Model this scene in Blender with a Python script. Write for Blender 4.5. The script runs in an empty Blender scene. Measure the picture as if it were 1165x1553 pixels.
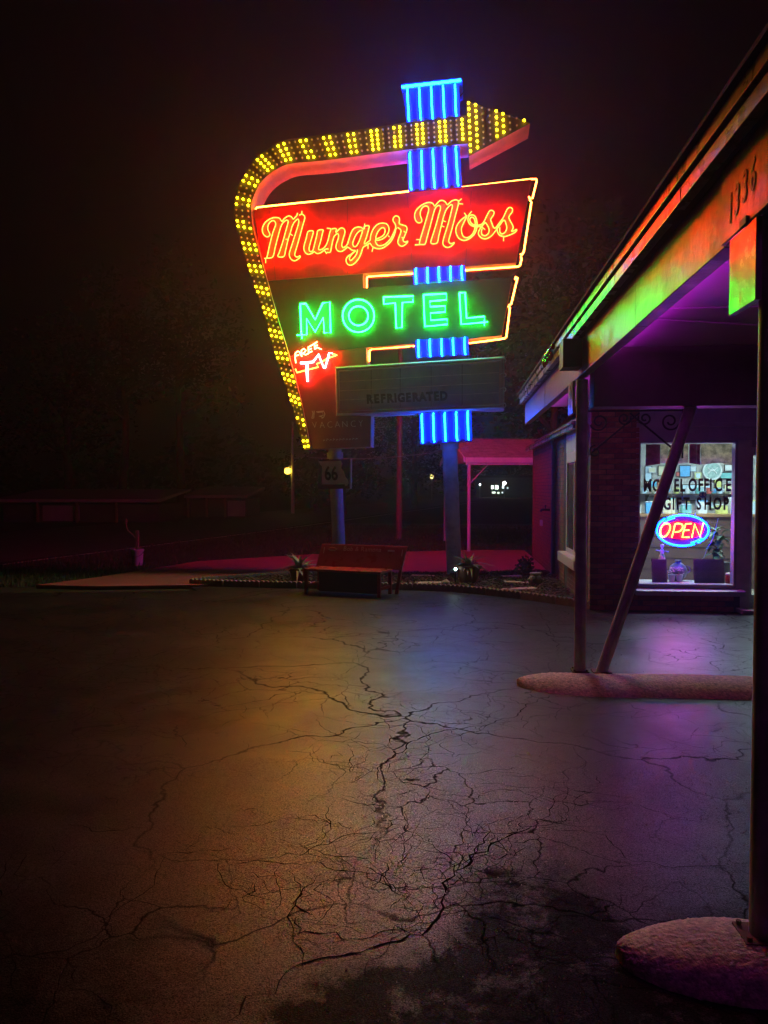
import bpy, bmesh, math, random
from mathutils import Vector, Matrix
random.seed(66)
R = math.radians
SC = bpy.context.scene
COL = SC.collection

# ------------------------------------------------------------------ camera
F, W, H = 1167.0, 1165.0, 1553.0            # focal length and picture size in photo pixels
PITCH, YAW = R(-1.89), R(5.26)
EYE = Vector((0, 0, 1.6))
cd = bpy.data.cameras.new('camera')
cam = bpy.data.objects.new('camera', cd); COL.objects.link(cam)
cd.sensor_width = 36; cd.sensor_fit = 'AUTO'; cd.lens = 36 * F / H
cd.clip_start = 0.05; cd.clip_end = 900
cam.location = EYE
cam.rotation_euler = (math.pi / 2 + PITCH, 0, YAW)
SC.camera = cam
CR = cam.rotation_euler.to_matrix()

# ------------------------------------------------------------------ world, exposure, sampling
wd = bpy.data.worlds.new('World'); SC.world = wd; wd.use_nodes = True
bg = wd.node_tree.nodes['Background']
bg.inputs['Color'].default_value = (0.55, 0.36, 0.50, 1)
bg.inputs['Strength'].default_value = 0.0009
SC.view_settings.view_transform = 'Standard'
SC.view_settings.look = 'None'
SC.view_settings.exposure = 0.0
SC.view_settings.gamma = 1.0
SC.view_settings.use_curve_mapping = False
cy = SC.cycles
cy.use_denoising = True
try:
    cy.denoiser = 'OPENIMAGEDENOISE'
    cy.denoising_input_passes = 'RGB_ALBEDO_NORMAL'
except Exception:
    pass
cy.use_adaptive_sampling = False
cy.max_bounces = 6; cy.diffuse_bounces = 3; cy.glossy_bounces = 3
cy.transmission_bounces = 4; cy.transparent_max_bounces = 12; cy.volume_bounces = 0
cy.sample_clamp_indirect = 3.0
cy.caustics_reflective = False; cy.caustics_refractive = False
cy.volume_step_rate = 1.0

# ------------------------------------------------------------------ strengths of the lit lamps
K = 1.0
RED_L = (125 * K, 1.5, 0.20)
BORDER_L = (30, 6.5, 0.7)
GREEN_L = (0.35, 130 * K, 5.0)
BLUE_L = (0.16, 9.0, 110 * K)
BULB_L = (24 * K, 17.5 * K, 0.12)

# ------------------------------------------------------------------ pixel helpers (photo pixel -> place in the world)
def ray(px, py):
    return (CR @ Vector(((px - W / 2) / F, -(py - H / 2) / F, -1))).normalized()
def on_z(px, py, z=0.0):
    d = ray(px, py); return EYE + d * ((z - EYE.z) / d.z)
def on_y(px, py, y):
    d = ray(px, py); return EYE + d * (y / d.y)
def on_x(px, py, x):
    d = ray(px, py); return EYE + d * (x / d.x)

# ------------------------------------------------------------------ materials
MATS = {}
def mat(name, col=(.5, .5, .5), rough=.6, metal=0., emit=None, es=1., noise=None, bump=None, spec=.5, coat=0., dirt=None):
    if name in MATS: return MATS[name]
    m = bpy.data.materials.new(name); m.use_nodes = True
    nt = m.node_tree; b = nt.nodes['Principled BSDF']
    b.inputs['Base Color'].default_value = (*col, 1)
    b.inputs['Roughness'].default_value = rough
    b.inputs['Metallic'].default_value = metal
    b.inputs['Specular IOR Level'].default_value = spec
    b.inputs['Coat Weight'].default_value = coat
    if emit:
        b.inputs['Emission Color'].default_value = (*[min(1, c / max(emit)) for c in emit], 1)
        b.inputs['Emission Strength'].default_value = max(emit) * es
    tc = nt.nodes.new('ShaderNodeTexCoord')
    if noise:
        sc, amt = noise
        n = nt.nodes.new('ShaderNodeTexNoise'); n.inputs['Scale'].default_value = sc
        n.inputs['Detail'].default_value = 6; n.inputs['Roughness'].default_value = .65
        nt.links.new(tc.outputs['Object'], n.inputs['Vector'])
        mr = nt.nodes.new('ShaderNodeMapRange')
        mr.inputs['From Min'].default_value = .3; mr.inputs['From Max'].default_value = .7
        mr.inputs['To Min'].default_value = 1 - amt; mr.inputs['To Max'].default_value = 1 + amt
        nt.links.new(n.outputs['Fac'], mr.inputs['Value'])
        mx = nt.nodes.new('ShaderNodeMix'); mx.data_type = 'RGBA'; mx.blend_type = 'MULTIPLY'
        mx.inputs['Factor'].default_value = 1
        mx.inputs['A'].default_value = (*col, 1)
        nt.links.new(mr.outputs['Result'], mx.inputs['B'])
        nt.links.new(mx.outputs['Result'], b.inputs['Base Color'])
        rr = nt.nodes.new('ShaderNodeMapRange')
        rr.inputs['From Min'].default_value = .3; rr.inputs['From Max'].default_value = .7
        rr.inputs['To Min'].default_value = max(.05, rough - .1); rr.inputs['To Max'].default_value = min(1, rough + .1)
        nt.links.new(n.outputs['Fac'], rr.inputs['Value'])
        nt.links.new(rr.outputs['Result'], b.inputs['Roughness'])
    if bump:
        sc, st, dist = bump
        n2 = nt.nodes.new('ShaderNodeTexNoise'); n2.inputs['Scale'].default_value = sc
        n2.inputs['Detail'].default_value = 5
        nt.links.new(tc.outputs['Object'], n2.inputs['Vector'])
        bp = nt.nodes.new('ShaderNodeBump'); bp.inputs['Strength'].default_value = st
        bp.inputs['Distance'].default_value = dist
        nt.links.new(n2.outputs['Fac'], bp.inputs['Height'])
        nt.links.new(bp.outputs['Normal'], b.inputs['Normal'])
    MATS[name] = m
    return m

def neon(name, L):
    m = mat(name, (.02, .02, .02), .3, emit=L, spec=.1)
    return m

def glass_mat():
    m = bpy.data.materials.new('window_glass'); m.use_nodes = True
    nt = m.node_tree; nt.nodes.clear()
    out = nt.nodes.new('ShaderNodeOutputMaterial')
    tr = nt.nodes.new('ShaderNodeBsdfTransparent'); tr.inputs['Color'].default_value = (.9, .93, .92, 1)
    gl = nt.nodes.new('ShaderNodeBsdfGlossy'); gl.inputs['Roughness'].default_value = .03
    fr = nt.nodes.new('ShaderNodeFresnel'); fr.inputs['IOR'].default_value = 1.5
    mx = nt.nodes.new('ShaderNodeMixShader')
    nt.links.new(fr.outputs[0], mx.inputs[0]); nt.links.new(tr.outputs[0], mx.inputs[1]); nt.links.new(gl.outputs[0], mx.inputs[2])
    nt.links.new(mx.outputs[0], out.inputs[0])
    return m
GLASS = glass_mat()

def asphalt_mat():
    m = bpy.data.materials.new('asphalt'); m.use_nodes = True
    nt = m.node_tree; b = nt.nodes['Principled BSDF']; L = nt.links.new; N = nt.nodes.new
    tc = N('ShaderNodeTexCoord')
    def noise(sc, det=5, ro=.6, dist=0., vec=None):
        n = N('ShaderNodeTexNoise'); n.inputs['Scale'].default_value = sc; n.inputs['Detail'].default_value = det
        n.inputs['Roughness'].default_value = ro; n.inputs['Distortion'].default_value = dist
        L(vec or tc.outputs['Object'], n.inputs['Vector']); return n.outputs['Fac']
    def rng(v, a, b_, c, d):
        r = N('ShaderNodeMapRange'); r.inputs['From Min'].default_value = a; r.inputs['From Max'].default_value = b_
        r.inputs['To Min'].default_value = c; r.inputs['To Max'].default_value = d; L(v, r.inputs['Value']); return r.outputs['Result']
    def math_(op, a, b_):
        x = N('ShaderNodeMath'); x.operation = op
        for i, v in enumerate((a, b_)):
            if isinstance(v, (int, float)): x.inputs[i].default_value = v
            else: L(v, x.inputs[i])
        return x.outputs[0]
    # warped coordinates for the hairline cracks
    nz = N('ShaderNodeTexNoise'); nz.inputs['Scale'].default_value = 2.2; nz.inputs['Detail'].default_value = 4
    L(tc.outputs['Object'], nz.inputs['Vector'])
    va = N('ShaderNodeVectorMath'); va.operation = 'MULTIPLY_ADD'
    va.inputs[1].default_value = (.55, .55, 0)
    L(nz.outputs['Color'], va.inputs[0]); L(tc.outputs['Object'], va.inputs[2])
    def cracks(scale, wid):
        v = N('ShaderNodeTexVoronoi'); v.feature = 'DISTANCE_TO_EDGE'; v.inputs['Scale'].default_value = scale
        L(va.outputs[0], v.inputs['Vector'])
        return rng(v.outputs['Distance'], 0, wid, 1, 0)
    big = cracks(.55, .006)
    fine = math_('MAXIMUM', cracks(2.6, .014), math_('MULTIPLY', cracks(6.5, .022), rng(noise(.6, 3), .50, .58, 0, 1)))
    where = rng(noise(.45, 3), .44, .54, 0, 1)
    where2 = rng(noise(.33, 3, .6, .3), .42, .5, 0, 1)
    cr = math_('MAXIMUM', math_('MULTIPLY', big, where2), math_('MULTIPLY', fine, where))
    cr = math_('MINIMUM', cr, 1.0)
    grain = noise(230, 2, .75)
    pebble = N('ShaderNodeTexVoronoi'); pebble.inputs['Scale'].default_value = 170; L(tc.outputs['Object'], pebble.inputs['Vector'])
    patchy = noise(.8, 5, .65, .4)
    stain = noise(3.2, 5, .6)
    # colour: dark binder with paler stones, worn patches
    c1 = rng(grain, .36, .66, .003, .036)
    c2 = math_('MULTIPLY', c1, rng(patchy, .3, .7, .7, 1.35))
    c3 = math_('MULTIPLY', c2, rng(stain, .3, .7, .85, 1.15))
    c4 = math_('MULTIPLY', c3, rng(cr, 0, 1, 1, .12))
    at0 = N('ShaderNodeAttribute'); at0.attribute_name = 'coarse_shade'
    c4 = math_('MULTIPLY', c4, rng(math_('MINIMUM', math_('MULTIPLY', at0.outputs['Fac'], rng(noise(5, 6, .75), .38, .6, .72, 1.45)), 1.0), 0, 1, 1, .25))  # mask darkens the colour: coarse asphalt plus painted shade
    comb = N('ShaderNodeCombineColor')
    L(math_('MULTIPLY', c4, 1.04), comb.inputs[0]); L(c4, comb.inputs[1]); L(math_('MULTIPLY', c4, .95), comb.inputs[2])
    L(comb.outputs[0], b.inputs['Base Color'])
    ro = math_('ADD', rng(patchy, .3, .7, .34, .46), rng(stain, .3, .7, -.05, .05))
    ro = math_('ADD', ro, math_('MULTIPLY', cr, .4))
    L(ro, b.inputs['Roughness'])
    at = N('ShaderNodeAttribute'); at.attribute_name = 'coarse_shade'
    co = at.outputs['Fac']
    coarse_shade_m = math_('MINIMUM', math_('MULTIPLY', co, rng(noise(5, 6, .75), .38, .6, .72, 1.45)), 1.0)
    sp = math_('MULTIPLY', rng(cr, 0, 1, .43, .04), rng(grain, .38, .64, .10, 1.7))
    L(math_('MULTIPLY', sp, rng(coarse_shade_m, 0, 1, 1, .05)), b.inputs['Specular IOR Level'])
    h = math_('ADD', math_('MULTIPLY', grain, .5), math_('MULTIPLY', pebble.outputs['Distance'], .8))
    h = math_('SUBTRACT', h, math_('MULTIPLY', cr, .5))
    bp = N('ShaderNodeBump'); bp.inputs['Strength'].default_value = .34; bp.inputs['Distance'].default_value = .003
    L(h, bp.inputs['Height'])
    bp2 = N('ShaderNodeBump'); bp2.inputs['Strength'].default_value = .15; bp2.inputs['Distance'].default_value = .03
    L(noise(1.6, 4), bp2.inputs['Height']); L(bp.outputs[0], bp2.inputs['Normal'])
    L(bp2.outputs[0], b.inputs['Normal'])
    return m

# ------------------------------------------------------------------ mesh helpers
class MB:
    """collects shapes into one mesh"""
    def __init__(s): s.v = []; s.f = []
    def add(s, vs, fs):
        n = len(s.v); s.v += [tuple(p) for p in vs]; s.f += [tuple(i + n for i in q) for q in fs]; return s
    def box(s, lo, hi):
        x0, y0, z0 = lo; x1, y1, z1 = hi
        return s.add([(x0, y0, z0), (x1, y0, z0), (x1, y1, z0), (x0, y1, z0), (x0, y0, z1), (x1, y0, z1), (x1, y1, z1), (x0, y1, z1)],
              [(0, 3, 2, 1), (4, 5, 6, 7), (0, 1, 5, 4), (1, 2, 6, 5), (2, 3, 7, 6), (3, 0, 4, 7)])
    def hexa(s, p):     # eight corners, bottom four then top four
        return s.add(p, [(0, 3, 2, 1), (4, 5, 6, 7), (0, 1, 5, 4), (1, 2, 6, 5), (2, 3, 7, 6), (3, 0, 4, 7)])
    def prism(s, pts, lo, hi, axis='y'):
        """polygon in the plane across axis, extruded lo..hi"""
        def P(a, b, w): return (a, w, b) if axis == 'y' else ((a, b, w) if axis == 'z' else (w, a, b))
        n = len(pts)
        vs = [P(a, b, lo) for a, b in pts] + [P(a, b, hi) for a, b in pts]
        fs = [tuple(range(n)), tuple(range(2 * n - 1, n - 1, -1))]
        for i in range(n): j = (i + 1) % n; fs.append((i, i + n, j + n, j))
        return s.add(vs, fs)
    def tube(s, pts, r, n=8, cap=True, closed=False, r1=None):
        pts = [Vector(p) for p in pts]; m = len(pts)
        ring0 = len(s.v); up = None; vs = []
        for i, p in enumerate(pts):
            if closed: t = pts[(i + 1) % m] - pts[i - 1]
            else: t = pts[min(i + 1, m - 1)] - pts[max(i - 1, 0)]
            if t.length < 1e-9: t = Vector((0, 0, 1))
            t.normalize()
            if up is None:
                up = Vector((0, 0, 1)) if abs(t.z) < .9 else Vector((1, 0, 0))
            a = t.cross(up)
            if a.length < 1e-6: a = t.cross(Vector((0, 1, 0)))
            a.normalize(); b = a.cross(t); up = b
            rr = r if r1 is None else r + (r1 - r) * i / max(1, m - 1)
            for k in range(n):
                an = 2 * math.pi * k / n
                vs.append(p + a * (rr * math.cos(an)) + b * (rr * math.sin(an)))
        fs = []
        for i in range(m if closed else m - 1):
            j = (i + 1) % m
            for k in range(n):
                l = (k + 1) % n
                fs.append((i * n + k, i * n + l, j * n + l, j * n + k))
        if cap and not closed:
            fs.append(tuple(range(n - 1, -1, -1))); fs.append(tuple((m - 1) * n + k for k in range(n)))
        return s.add(vs, fs)
    def lathe(s, prof, c=(0, 0, 0), n=20):
        vs = []; m = len(prof)
        for (r, z) in prof:
            for k in range(n):
                a = 2 * math.pi * k / n
                vs.append((c[0] + r * math.cos(a), c[1] + r * math.sin(a), c[2] + z))
        fs = []
        for i in range(m - 1):
            for k in range(n):
                l = (k + 1) % n; fs.append((i * n + k, i * n + l, (i + 1) * n + l, (i + 1) * n + k))
        fs.append(tuple(range(n - 1, -1, -1))); fs.append(tuple((m - 1) * n + k for k in range(n)))
        return s.add(vs, fs)
    def mesh(s, name, material, bevel=0., smooth=False):
        me = bpy.data.meshes.new(name); me.from_pydata(s.v, [], s.f)
        bm = bmesh.new(); bm.from_mesh(me)
        bmesh.ops.recalc_face_normals(bm, faces=bm.faces)
        if bevel > 0:
            ed = [e for e in bm.edges if len(e.link_faces) == 2 and e.calc_face_angle(0) > .5]
            bmesh.ops.bevel(bm, geom=ed, offset=bevel, segments=2, affect='EDGES', profile=.6)
        bm.to_mesh(me); bm.free()
        if smooth:
            for p in me.polygons: p.use_smooth = True
            try: me.set_sharp_from_angle(angle=R(40))
            except Exception: pass
        if material: me.materials.append(material)
        return me
    def build(s, name, material, parent=None, bevel=0., smooth=False):
        return link(name, s.mesh(name, material, bevel, smooth), parent)

def link(name, me, parent=None, loc=None, rot=None):
    o = bpy.data.objects.new(name, me); COL.objects.link(o)
    if parent is not None: o.parent = parent
    if loc is not None: o.location = loc
    if rot is not None: o.rotation_euler = rot
    return o
def tag(o, label=None, cat=None, group=None, kind=None):
    if label: o['label'] = label
    if cat: o['category'] = cat
    if group: o['group'] = group
    if kind: o['kind'] = kind
    return o
def thing(name, label, cat, loc=(0, 0, 0), rz=0., group=None):
    o = bpy.data.objects.new(name, None); COL.objects.link(o)
    o.location = loc; o.rotation_euler = (0, 0, rz); o.empty_display_size = .2
    return tag(o, label, cat, group)
def structure(name, mb, m, **k):
    return tag(mb.build(name, m, **k), kind='structure')
def copy_tree(o, parent=None):
    c = o.copy(); COL.objects.link(c)
    if parent is not None: c.parent = parent
    for ch in list(o.children): copy_tree(ch, c)
    return c

def smooth_path(pts, step=4, closed=False):
    """Catmull-Rom through the points (2-D or 3-D tuples)"""
    P = [Vector((*p, 0)[:3]) if len(p) == 2 else Vector(p) for p in pts]; n = len(P); out = []
    rng = range(n) if closed else range(n - 1)
    for i in rng:
        p0 = P[i - 1] if (i > 0 or closed) else P[0]
        p1 = P[i]; p2 = P[(i + 1) % n]
        p3 = P[(i + 2) % n] if (i + 2 < n or closed) else P[-1]
        for k in range(step):
            t = k / step
            out.append(.5 * ((2 * p1) + (p2 - p0) * t + (2 * p0 - 5 * p1 + 4 * p2 - p3) * t * t + (3 * p1 - p0 - 3 * p2 + p3) * t ** 3))
    if not closed: out.append(P[-1])
    return [tuple(q) for q in out]

def text_mesh(s, size, extrude, material, offset=0., align='LEFT', shear=0., spacing=1.):
    cu = bpy.data.curves.new('text', 'FONT'); cu.body = s; cu.size = size; cu.extrude = extrude; cu.offset = offset
    cu.align_x = align; cu.shear = shear; cu.resolution_u = 3; cu.space_character = spacing
    o = bpy.data.objects.new('text', cu); COL.objects.link(o)
    dg = bpy.context.evaluated_depsgraph_get()
    me = bpy.data.meshes.new_from_object(o.evaluated_get(dg))
    bpy.data.objects.remove(o); bpy.data.curves.remove(cu)
    me.materials.clear(); me.materials.append(material)
    return me

# common materials
M_white = mat('white_paint', (.62, .60, .58), .42, noise=(9, .12), bump=(40, .15, .004))
M_steel = mat('grey_painted_steel', (.58, .58, .57), .45, noise=(7, .3), bump=(60, .1, .003))
M_black = mat('black_metal', (.02, .02, .022), .5)
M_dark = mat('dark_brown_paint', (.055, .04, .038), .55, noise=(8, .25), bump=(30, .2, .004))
M_mortar = mat('mortar', (.085, .075, .065), .9, noise=(20, .2), bump=(80, .4, .006))
M_brick = mat('red_brick', (.30, .10, .065), .8, noise=(14, .35), bump=(70, .5, .005))
M_brick2 = mat('dark_red_brick', (.22, .075, .055), .8, noise=(14, .35), bump=(70, .5, .005))
M_brick3 = mat('pale_red_brick', (.36, .14, .09), .8, noise=(14, .35), bump=(70, .5, .005))
M_conc = mat('concrete', (.34, .31, .28), .75, noise=(6, .25), bump=(60, .5, .006))
M_soil = mat('soil', (.035, .026, .02), .95, noise=(6, .4), bump=(25, 1., .03))
M_grass = mat('grass_soil', (.016, .022, .008), .95, noise=(3, .5), bump=(40, 1., .03))
M_bark = mat('bark', (.07, .05, .035), .9, noise=(5, .4), bump=(18, .8, .02))
M_terra = mat('terracotta', (.30, .10, .055), .75, noise=(8, .2), bump=(50, .2, .003))
M_wood = mat('weathered_wood', (.20, .13, .08), .75, noise=(5, .3), bump=(30, .4, .005))

# ================================================================== SETTING
big = MB()
big.add([(-260, -60, -.03), (260, -60, -.03), (260, 420, -.03), (-260, 420, -.03)], [(0, 1, 2, 3)])
structure('lawn', big, M_grass)

# parking lot: one sheet whose far edge follows the kerb line
lot_edge = [on_z(x, y) for x, y in ((-420, 905), (0, 899), (150, 898), (300, 896))]
lot = MB()
n = 40
pts = [(-16, -7), (16, -7), (16, 12.6), (1.6, 12.6), (-2, 12.4), (-4.2, 11.9)] + [(p.x, p.y) for p in reversed(lot_edge)]
lot.add([(x, y, 0) for x, y in pts], [tuple(range(len(pts)))])
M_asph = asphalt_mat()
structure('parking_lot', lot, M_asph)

# wide concrete walk behind the bench, running from the road to the motel
def slab(name, pts, z0, z1, m, bevel=.0):
    b = MB(); b.prism(pts, z0, z1, 'z'); return structure(name, b, m, bevel=bevel)
walk = [on_z(x, y, .03) for x, y in ((55, 887), (150, 889), (300, 887))]
walk_far = [on_z(x, y, .03) for x, y in ((480, 840), (300, 851), (150, 875))]
slab('footpath', [(p.x, p.y) for p in walk] + [(-1.2, 13.9), (1.72, 14.6), (1.72, 19.2)] + [(0.4, 19.2)] + [(p.x, p.y) for p in walk_far], -.05, .03,
     mat('footpath_concrete', (.27, .085, .085), .8, noise=(2.5, .22), bump=(50, .4, .006)))
# two-lane road off to the left with pale edge lines
rd = MB(); rd.add([(-17, -20, -.022), (-9.9, -20, -.022), (-9.9, 15, -.022), (-9.0, 18.5, -.022), (-7.2, 27.3, -.022), (14, 170, -.022), (7, 170, -.022), (-17, 20, -.022)], [tuple(range(8))])
structure('road', rd, mat('road_asphalt', (.045, .042, .04), .7, noise=(1.5, .25), bump=(90, .5, .006)))
ln = MB()
for q0, q1 in (((-9.75, 8), (-9.42, 15.1)), ((-9.42, 15.1), (-8.72, 18.5)), ((-8.72, 18.5), (-6.92, 27.3)), ((-6.92, 27.3), (2.0, 80))):
    ln.add([(q0[0], q0[1], -.018), (q0[0] + .11, q0[1], -.018), (q1[0] + .11, q1[1], -.018), (q1[0], q1[1], -.018)], [(0, 1, 2, 3)])
structure('road_edge_line', ln, mat('road_paint', (.6, .58, .5), .7, noise=(14, .4)))
# far lawn strip and second paved strip seen under the porch roof
st = MB(); st.add([(-6, 30, -.018), (20, 30, -.018), (22, 34.5, -.018), (-5, 33.5, -.018)], [(0, 1, 2, 3)])
structure('service_road', st, mat('road_asphalt'))

# planting bed of dark mulch
bed_pts = [(-4.25, 12.1), (-3.4, 11.98), (-2.3, 11.92), (-.9, 11.9), (0, 11.75), (.8, 11.2), (1.68, 10.35), (1.72, 14.4), (-1.0, 13.7), (-2.4, 13.6), (-3.4, 12.9)]
slab('planting_bed', bed_pts, -.05, .045, M_soil)

# ------------------------------------------------------------------ cracks in the asphalt (traced in the photo, lying on the ground)
crk = MB()
M_crack = mat('crack_dirt', (.010, .009, .008), 1.0, spec=.0)
crng = random.Random(5)
def crack(pts, w, z=.004, branch=.35, depth=0):
    P = []
    for (a, b) in zip(pts[:-1], pts[1:]):
        a = Vector(a); b = Vector(b); L = (b - a).length; k = max(2, int(L / .035))
        nrm = Vector((-(b - a).y, (b - a).x)); nrm.normalize()
        walkoff = 0
        for i in range(k):
            walkoff = walkoff * .8 + crng.gauss(0, .011)
            env = math.sin(math.pi * i / k)
            P.append(a + (b - a) * (i / k) + nrm * walkoff * (.3 + env))
    P.append(Vector(pts[-1]))
    n = len(P); vs = []
    for i, p in enumerate(P):
        t = (P[min(i + 1, n - 1)] - P[max(i - 1, 0)]); t.normalize(); nr = Vector((-t.y, t.x))
        taper = min(1, .25 + 3 * min(i, n - 1 - i) / n)
        ww = w * taper * crng.uniform(.35, 1.25) * (1.8 if crng.random() < .05 else 1)
        vs += [(*(p + nr * ww * .5), z), (*(p - nr * ww * .5), z)]
    crk.add(vs, [(2 * i, 2 * i + 1, 2 * i + 3, 2 * i + 2) for i in range(n - 1)])
    if depth < 2:
        for i in range(2, n - 2):
            if crng.random() < branch * .14:
                t = P[i + 1] - P[i - 1]; a = math.atan2(t.y, t.x) + crng.choice((-1, 1)) * crng.uniform(.5, 1.3)
                L = crng.uniform(.10, .45) * (1 if depth == 0 else .6)
                q = P[i]; path = [tuple(q)]
                for _ in range(3):
                    a += crng.gauss(0, .35); q = q + Vector((math.cos(a), math.sin(a))) * L / 3; path.append(tuple(q))
                crack(path, w * .5, z, branch, depth + 1)
def px_crack(pxs, w, branch=.35):
    w = w * .36
    crack([tuple(on_z(x, y).xy) for x, y in pxs], w, branch=branch)
px_crack([(340, 1553), (372, 1510), (425, 1490), (455, 1465), (560, 1440), (640, 1420), (668, 1385), (700, 1318), (745, 1280), (790, 1262), (862, 1250)], .030, .8)
px_crack([(200, 1288), (262, 1306), (380, 1306), (430, 1312), (520, 1322), (600, 1330), (652, 1348), (690, 1330)], .013, .7)
px_crack([(430, 1320), (455, 1350), (445, 1420), (458, 1470)], .016, .6)
px_crack([(402, 1268), (450, 1282), (490, 1303)], .009, .5)
px_crack([(660, 1300), (700, 1312), (735, 1280), (742, 1250)], .016, .8)
px_crack([(862, 1250), (852, 1215), (855, 1180)], .011, .6)
px_crack([(862, 1250), (920, 1268), (960, 1308), (1020, 1318), (1135, 1316)], .012, .6)
px_crack([(575, 1205), (590, 1190), (575, 1170), (595, 1150), (625, 1125), (685, 1108), (735, 1102), (790, 1078), (850, 1048)], .024, 1.0)
px_crack([(595, 1150), (560, 1140), (485, 1100), (470, 1080)], .010, .6)
px_crack([(600, 1200), (650, 1230), (735, 1245)], .009, .6)
px_crack([(790, 1078), (870, 1085), (960, 1090), (1040, 1080), (1135, 1070)], .009, .8)
px_crack([(810, 915), (835, 960), (852, 1005)], .018, .4)
px_crack([(300, 1080), (380, 1066), (440, 1052), (500, 1038)], .020, .3)
px_crack([(366, 1068), (372, 1090), (350, 1094), (318, 1110)], .012, .3)
px_crack([(355, 1097), (430, 1104), (520, 1118)], .008, .5)
px_crack([(870, 1130), (890, 1160), (900, 1185)], .010, .4)
px_crack([(1010, 1075), (1030, 1090), (1055, 1100), (1135, 1098)], .010, .8)
px_crack([(535, 980), (545, 1000), (560, 1010)], .009, .3)
px_crack([(1030, 935), (1060, 955), (1140, 1000)], .009, .4)
px_crack([(985, 970), (1060, 965), (1135, 972)], .007, .3)
px_crack([(60, 1150), (190, 1160), (300, 1180), (420, 1175)], .007, .5)
px_crack([(590, 1245), (570, 1290), (575, 1320)], .010, .6)
px_crack([(640, 1240), (600, 1330)], .010, .6)
# hairline crazing all over the lot, densest round the main breaks
for k in range(330):
    if k < 190:
        c = on_z(crng.gauss(640, 130), crng.uniform(1060, 1420)).xy
    else:
        c = Vector((crng.uniform(-5.5, 2.6), crng.uniform(2.2, 11.2)))
    a = crng.choice((0, 1.57, .8, 2.4)) + crng.gauss(0, .4); L = crng.uniform(.12, .55) * (1 if k < 190 else 1.8); q = Vector(c); path = [tuple(q)]
    for _ in range(4):
        a += crng.gauss(0, .45); q = q + Vector((math.cos(a), math.sin(a))) * L / 4; path.append(tuple(q))
    crack(path, crng.uniform(.0022, .0050), .0035, .5, 1)
tag(crk.build('asphalt_cracks', M_crack), 'branching dark cracks running through the weathered asphalt', 'cracks', kind='stuff')

# coarser asphalt at the near right corner, with shade painted into its colour
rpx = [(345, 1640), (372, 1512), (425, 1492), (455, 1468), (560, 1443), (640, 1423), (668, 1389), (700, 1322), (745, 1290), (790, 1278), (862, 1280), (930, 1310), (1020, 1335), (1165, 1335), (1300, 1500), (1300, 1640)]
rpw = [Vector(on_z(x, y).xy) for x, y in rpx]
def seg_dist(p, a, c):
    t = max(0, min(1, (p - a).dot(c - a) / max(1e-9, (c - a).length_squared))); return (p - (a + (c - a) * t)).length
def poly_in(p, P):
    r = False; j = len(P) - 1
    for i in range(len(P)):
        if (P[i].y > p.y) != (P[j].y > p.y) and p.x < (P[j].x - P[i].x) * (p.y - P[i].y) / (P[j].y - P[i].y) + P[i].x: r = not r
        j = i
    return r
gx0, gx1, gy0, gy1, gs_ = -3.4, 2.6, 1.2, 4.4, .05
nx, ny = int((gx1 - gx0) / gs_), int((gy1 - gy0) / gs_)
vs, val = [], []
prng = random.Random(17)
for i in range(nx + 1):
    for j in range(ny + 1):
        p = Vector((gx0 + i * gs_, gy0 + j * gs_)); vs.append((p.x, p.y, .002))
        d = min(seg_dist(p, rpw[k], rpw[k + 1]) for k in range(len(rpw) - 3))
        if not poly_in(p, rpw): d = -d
        # crisp against the big crack on the left, gradual towards the right
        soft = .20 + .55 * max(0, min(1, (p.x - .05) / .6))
        dimmed = .8 * max(0, min(1, (3.0 - p.y + .12 * math.sin(3 * p.x) + .05 * math.sin(11 * p.x)) / 1.1)) if p.y < 4 else 0     # painted shade, deepening towards the near edge
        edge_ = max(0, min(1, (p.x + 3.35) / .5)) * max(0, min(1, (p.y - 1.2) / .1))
        val.append(max(max(0, min(1, (d + soft * .2) / soft)), dimmed) * edge_)
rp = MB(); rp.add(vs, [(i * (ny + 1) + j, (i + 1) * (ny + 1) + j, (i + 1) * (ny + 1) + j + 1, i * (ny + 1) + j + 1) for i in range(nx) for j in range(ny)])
ro_ = structure('asphalt_shade_patch', rp, M_asph)
at_ = ro_.data.attributes.new('coarse_shade', 'FLOAT', 'POINT')
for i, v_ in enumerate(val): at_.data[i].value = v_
# loose grit and chips lying on the asphalt
gr = MB(); rg = random.Random(44)
for k in range(2600):
    if k < 1500: x, y = rg.uniform(-.7, 1.6), rg.uniform(1.9, 4.6)
    else: x, y = rg.uniform(-5, 3), rg.uniform(2, 11)
    r = rg.uniform(.0015, .0045) * (1 if k < 1500 else 1.4); a = rg.uniform(0, 6.28)
    q = [Vector((x + r * math.cos(a + t) * rg.uniform(.7, 1.2), y + r * math.sin(a + t) * rg.uniform(.7, 1.2), .002)) for t in (0, 2.1, 4.2)]
    gr.add(q + [(x, y, .003 + r)], [(0, 1, 3), (1, 2, 3), (2, 0, 3)])
tag(gr.build('grit', mat('pale_grit', (.26, .22, .20), .6)), 'loose pale grit scattered over the asphalt', 'grit', kind='stuff')

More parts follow.
